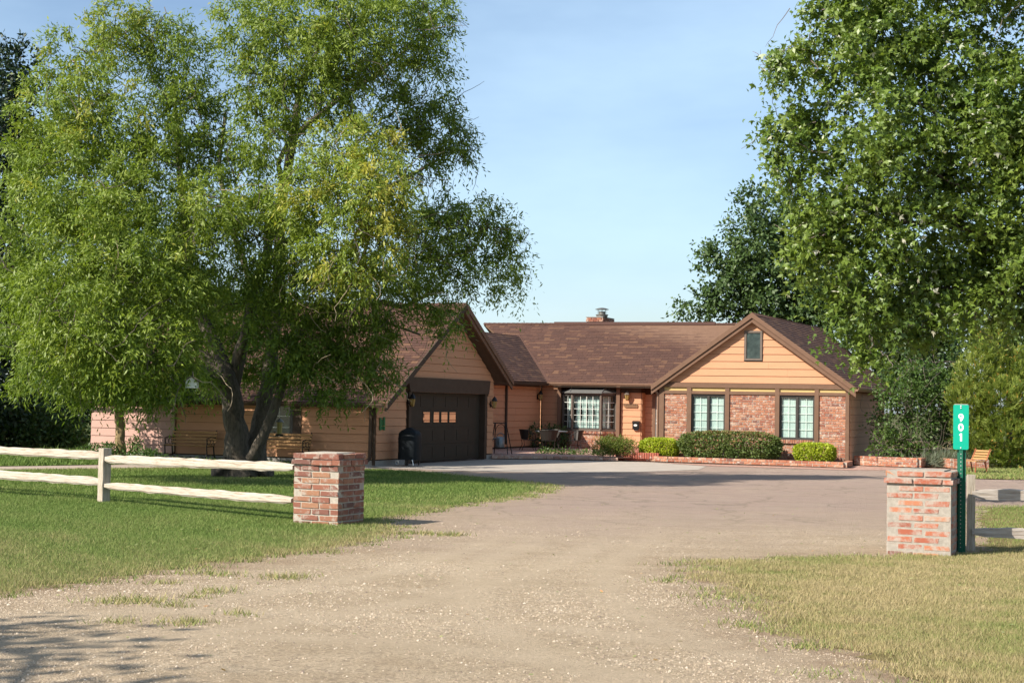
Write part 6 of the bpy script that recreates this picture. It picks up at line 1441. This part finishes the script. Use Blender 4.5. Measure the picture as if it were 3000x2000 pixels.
# ground cover in front of the bay
for k, (px, py, r) in enumerate(((1600, 1328, .35), (1660, 1330, .4), (1720, 1331, .35), (1765, 1333, .3))):
    q = gr(px, py, .1); nm = ["low leafy groundcover clump in shade near the patio chairs", "low leafy groundcover clump at the shadow's edge under the bay", "low sunlit groundcover clump under the bay's brick base", "low groundcover clump touching the rounded olive shrub"][k]
    shrub("groundcover_clump", nm, "plant", [(np.array(q) + np.array([0, 0, .05]), r, .1, .5)], M['bush'], 300, .07, .045, q, "groundcover under the bay", stems=2, clump=6)
# the large tangled shrub and its grey twigs
BB = Vector((13.4, 51.2, 0)); bspec = [(2640, 1150, 80, 65, 0, .5), (2740, 1140, 90, 70, .2, .5), (2590, 1240, 45, 60, -.4, .62), (2700, 1230, 70, 40, 0, .4), (2600, 1310, 55, 35, -.6, .66), (2690, 1320, 60, 30, -.5, .58), (2640, 1280, 50, 30, -.5, .55), (2780, 1180, 70, 70, .3, .5), (2790, 1260, 60, 70, .6, .3), (2700, 1090, 70, 40, .2, .5), (2730, 1300, 50, 40, .3, .3)]
bl = blobs_of(bspec, 50.8, 86.6); t = shrub("large_shrub", "large loose shrub with tangled grey twigs right of the wing", "shrub", bl, M['bush'], 130, .11, .07, BB, None, clump=7, spread=.1, power=.4, stems=16)
twigs(bl, 260, t, BB, M['greytwig'], .008, 1.1, False)
# arborvitae: upright sprays, orange tips
AB = Vector((16.0, 50.6, 0)); aspec = [(2900, 1020, 60, 60, 0, .62), (2860, 1090, 70, 60, -.2, .62), (2960, 1080, 80, 70, 0, .62), (2840, 1170, 75, 60, -.3, .6), (2930, 1170, 100, 70, -.6, .6), (3020, 1160, 90, 90, 0, .55), (2850, 1260, 70, 60, -.3, .55), (2950, 1260, 100, 70, -.7, .55), (3050, 1260, 80, 80, 0, .5), (2850, 1330, 60, 40, -.1, .5), (2950, 1335, 100, 40, -.5, .45), (2920, 960, 30, 40, 0, .65)]
AV = thing("arborvitae", "tall olive evergreen with orange tipped sprays behind the address sign", "evergreen", AB)
VV, TT = [], []
for (c, rx, rz, tn) in blobs_of(aspec, 50.0, 88.0):
    n = int(300 * (rx * rx + rx * rz)); ry = (rx + rz) / 2; o_ = rdir(n); o_[:, 1] = -np.abs(o_[:, 1]) * np.where(RNG.random(n) < .75, 1, -1)
    p0 = c + o_ * (RNG.random(n) ** .25)[:, None] * np.array([rx, ry, rz]); d0 = unit(o_ * .7 + np.array([0, 0, .75]) + RNG.normal(0, .25, (n, 3))); sd = unit(np.cross(d0, rdir(n))); tw = RNG.normal(0, .12, n)
    for k in range(9):
        u = (k % 5) / 5.0; sg = 1 if k % 2 else -1; q = p0 + d0 * (u * .22) - d0 * .1; d = unit(d0 * .9 + sd * sg * .6 + RNG.normal(0, .15, (n, 3)))
        VV.append(diamonds(q, d, unit(np.cross(d0, sd) + RNG.normal(0, .3, (n, 3))), .13 * RNG.uniform(.7, 1.3, n), .032 * RNG.uniform(.8, 1.3, n))); ti = tn + tw + RNG.normal(0, .08, n); ti = np.clip(ti, 0, .88) if k % 5 < 4 else np.where(RNG.random(n) < .22, 1.0, np.clip(ti + .1, 0, .9)); TT.append(ti)
np_mesh("foliage", np.concatenate(VV).reshape(-1, 3), 4, np.concatenate(TT), M['arbor'], AV, AB)
mb = MB(); mb.tube([AB, AB + Vector((0, 0, 3.5))], [.12, .04], 8); mb.build("trunk", M['wbark'], AV)
# grey green spiky plant on the wall and strap-leaved plants
sq = Vector((14.6, 49.6, .1)); t = thing("spiky_plant", "grey green fine leaved plant spilling behind the short brick wall", "plant", sq); n = 1500
p0 = np.array(sq) + RNG.normal(0, 1, (n, 3)) * np.array([.5, .15, 0]); d = unit(RNG.normal(0, .8, (n, 3)) + np.array([.2, -.3, 1.0]))
np_mesh("foliage", diamonds(p0, d, rdir(n), RNG.uniform(.3, .65, n), np.full(n, .02)).reshape(-1, 3), 4, np.clip(RNG.normal(.5, .2, n), 0, 1), M['sage'], t, sq)
for k, (px, py, lab) in enumerate(((2950, 1372, "clump of pale strap leaves before the tall evergreen"), (2905, 1368, "smaller clump of strap leaves right of the slatted chair"))):
    q = gr(px, py); q.z = .03; t = thing("strap_leaf_plant", lab, "plant", q, "strap leaved plants"); n = 90 - 40 * k
    p0 = np.array(q) + RNG.normal(0, 1, (n, 3)) * np.array([.3, .15, 0]); d = unit(RNG.normal(0, .35, (n, 3)) + np.array([0, 0, 1.0])); np_mesh("leaves", diamonds(p0, d, rdir(n), RNG.uniform(.3, .62, n), np.full(n, .035)).reshape(-1, 3), 4, np.clip(RNG.normal(.6, .25, n), 0, 1), M['iris'], t, q)
# weeds by the pink wall
for k, (px, py, h, r, lab) in enumerate(((395, 1352, .62, .22, "tall weed with reddish seed heads against the pink siding"), (318, 1348, .45, .3, "bushy weed patch left of the young tree's trunk"), (280, 1346, .4, .4, "tall weeds at the corner of the pink siding"), (430, 1354, .3, .35, "low weeds right of the tall reddish weed"))):
    q = gr(px, py); q.z = .03; t = thing("weed_clump", lab, "weeds", q, "weeds along the pink wall"); n = 520
    u = RNG.random(n); p0 = np.array(q) + RNG.normal(0, 1, (n, 3)) * np.array([r, r * .6, 0]) * (1.1 - u[:, None] * .7) + np.stack([0 * u, 0 * u, u * h], 1); d = unit(RNG.normal(0, .6, (n, 3)) + np.array([0, 0, .5]))
    np_mesh("leaves", diamonds(p0, d, rdir(n), RNG.uniform(.06, .14, n), np.full(n, .035)).reshape(-1, 3), 4, np.clip(RNG.normal(.45, .2, n) + (.5 * (u > .75) if k == 0 else 0), 0, 1), M['weed'], t, q)
# understory at the left edge
for k, (spec, lab, tn) in enumerate((([(60, 1210, 90, 70, 0, .2), (20, 1270, 90, 50, 0, .2), (100, 1270, 70, 40, 0, .25)], "dark underbrush at the left edge of the lawn", 0), ([(185, 1240, 55, 55, 0, .35), (150, 1290, 60, 28, 0, .3)], "shaded bush with a few lit leaves left of the pink siding", 0), ([(240, 1270, 35, 45, -.4, .75), (225, 1300, 40, 22, -.4, .6)], "small sunlit bush touching the pink siding's end", 0))):
    b0 = gr(spec[0][0], 1318); b0.z = 0.03; shrub("underbrush", lab, "bush", blobs_of(spec, b0.y + .6, 4400 / (b0.y + .6)), (M['bush'] if k else M['oak']), 120, .14, .08, b0, "underbrush at the left edge", clump=7, spread=.14, power=.4, stems=6)

# ---- a few dry leaves on gravel and turf
n = 420; X = RNG.uniform(-5, 5.5, n); Y = RNG.uniform(10, 30, n); k = np.abs(X) < .36 * Y; X, Y = X[k], Y[k]; n = len(X); a = RNG.uniform(0, 2 * pi, n)
zz = np.where(inside(L1J, X, Y) | inside(L3J, X, Y), .018, drive_z(X, Y) + .004)
o = np_mesh("fallen_leaves", diamonds(np.stack([X, Y, zz], 1), np.stack([np.cos(a), np.sin(a), RNG.normal(0, .2, n)], 1), unit(RNG.normal(0, .25, (n, 3)) + np.array([0, 0, 1.0])), RNG.uniform(.03, .06, n), RNG.uniform(.02, .035, n)).reshape(-1, 3), 4, np.clip(RNG.normal(.7, .2, n), 0, 1), M['iris']); o['kind'] = 'stuff'

# ---- trees beyond the left edge whose shade falls across the drive and the road
def off_tree(label, base, clusters, m, trunk_r, dens, L=.26, W=.16):
    t = thing("roadside_tree", label, "tree", base, "roadside trees beyond the left edge"); b0 = Vector(base); mb = MB(); c0 = Vector(clusters[0][0])
    mb.tube([b0, b0.lerp(c0, .5) + Vector((.2, .1, 0)), c0], [trunk_r, trunk_r * .8, trunk_r * .5], 8)
    for c in clusters[1:]: mb.tube([c0, c0.lerp(Vector(c[0]), .5) + Vector((0, 0, .4)), Vector(c[0])], [trunk_r * .5, trunk_r * .35, .05], 6)
    mb.build("trunk", M['wbark'], t, smooth=True); leafy_crown([(np.array(c[0], float), c[1], c[2], .5) for c in clusters], t, dens, L, W, m, base=b0, spread=.35, power=.4, clump=9)
SH = lambda x, y, z: (x + SUN_V.x / SUN_V.z * z, y + SUN_V.y / SUN_V.z * z, z)     # point at height z whose shadow reaches (x, y)
off_tree("smaller roadside tree off to the left, dappling the gravel", (-14.5, 2.0, 0), [(SH(-4.4, 11.4, 6.4), .9, .35), (SH(-3.9, 10.2, 6.4), .7, .3), (SH(-5.2, 11.0, 6.4), 1.0, .4), (SH(-3.1, 9.3, 6.4), .6, .25)], M['oak'], .14, 34, .2, .12)
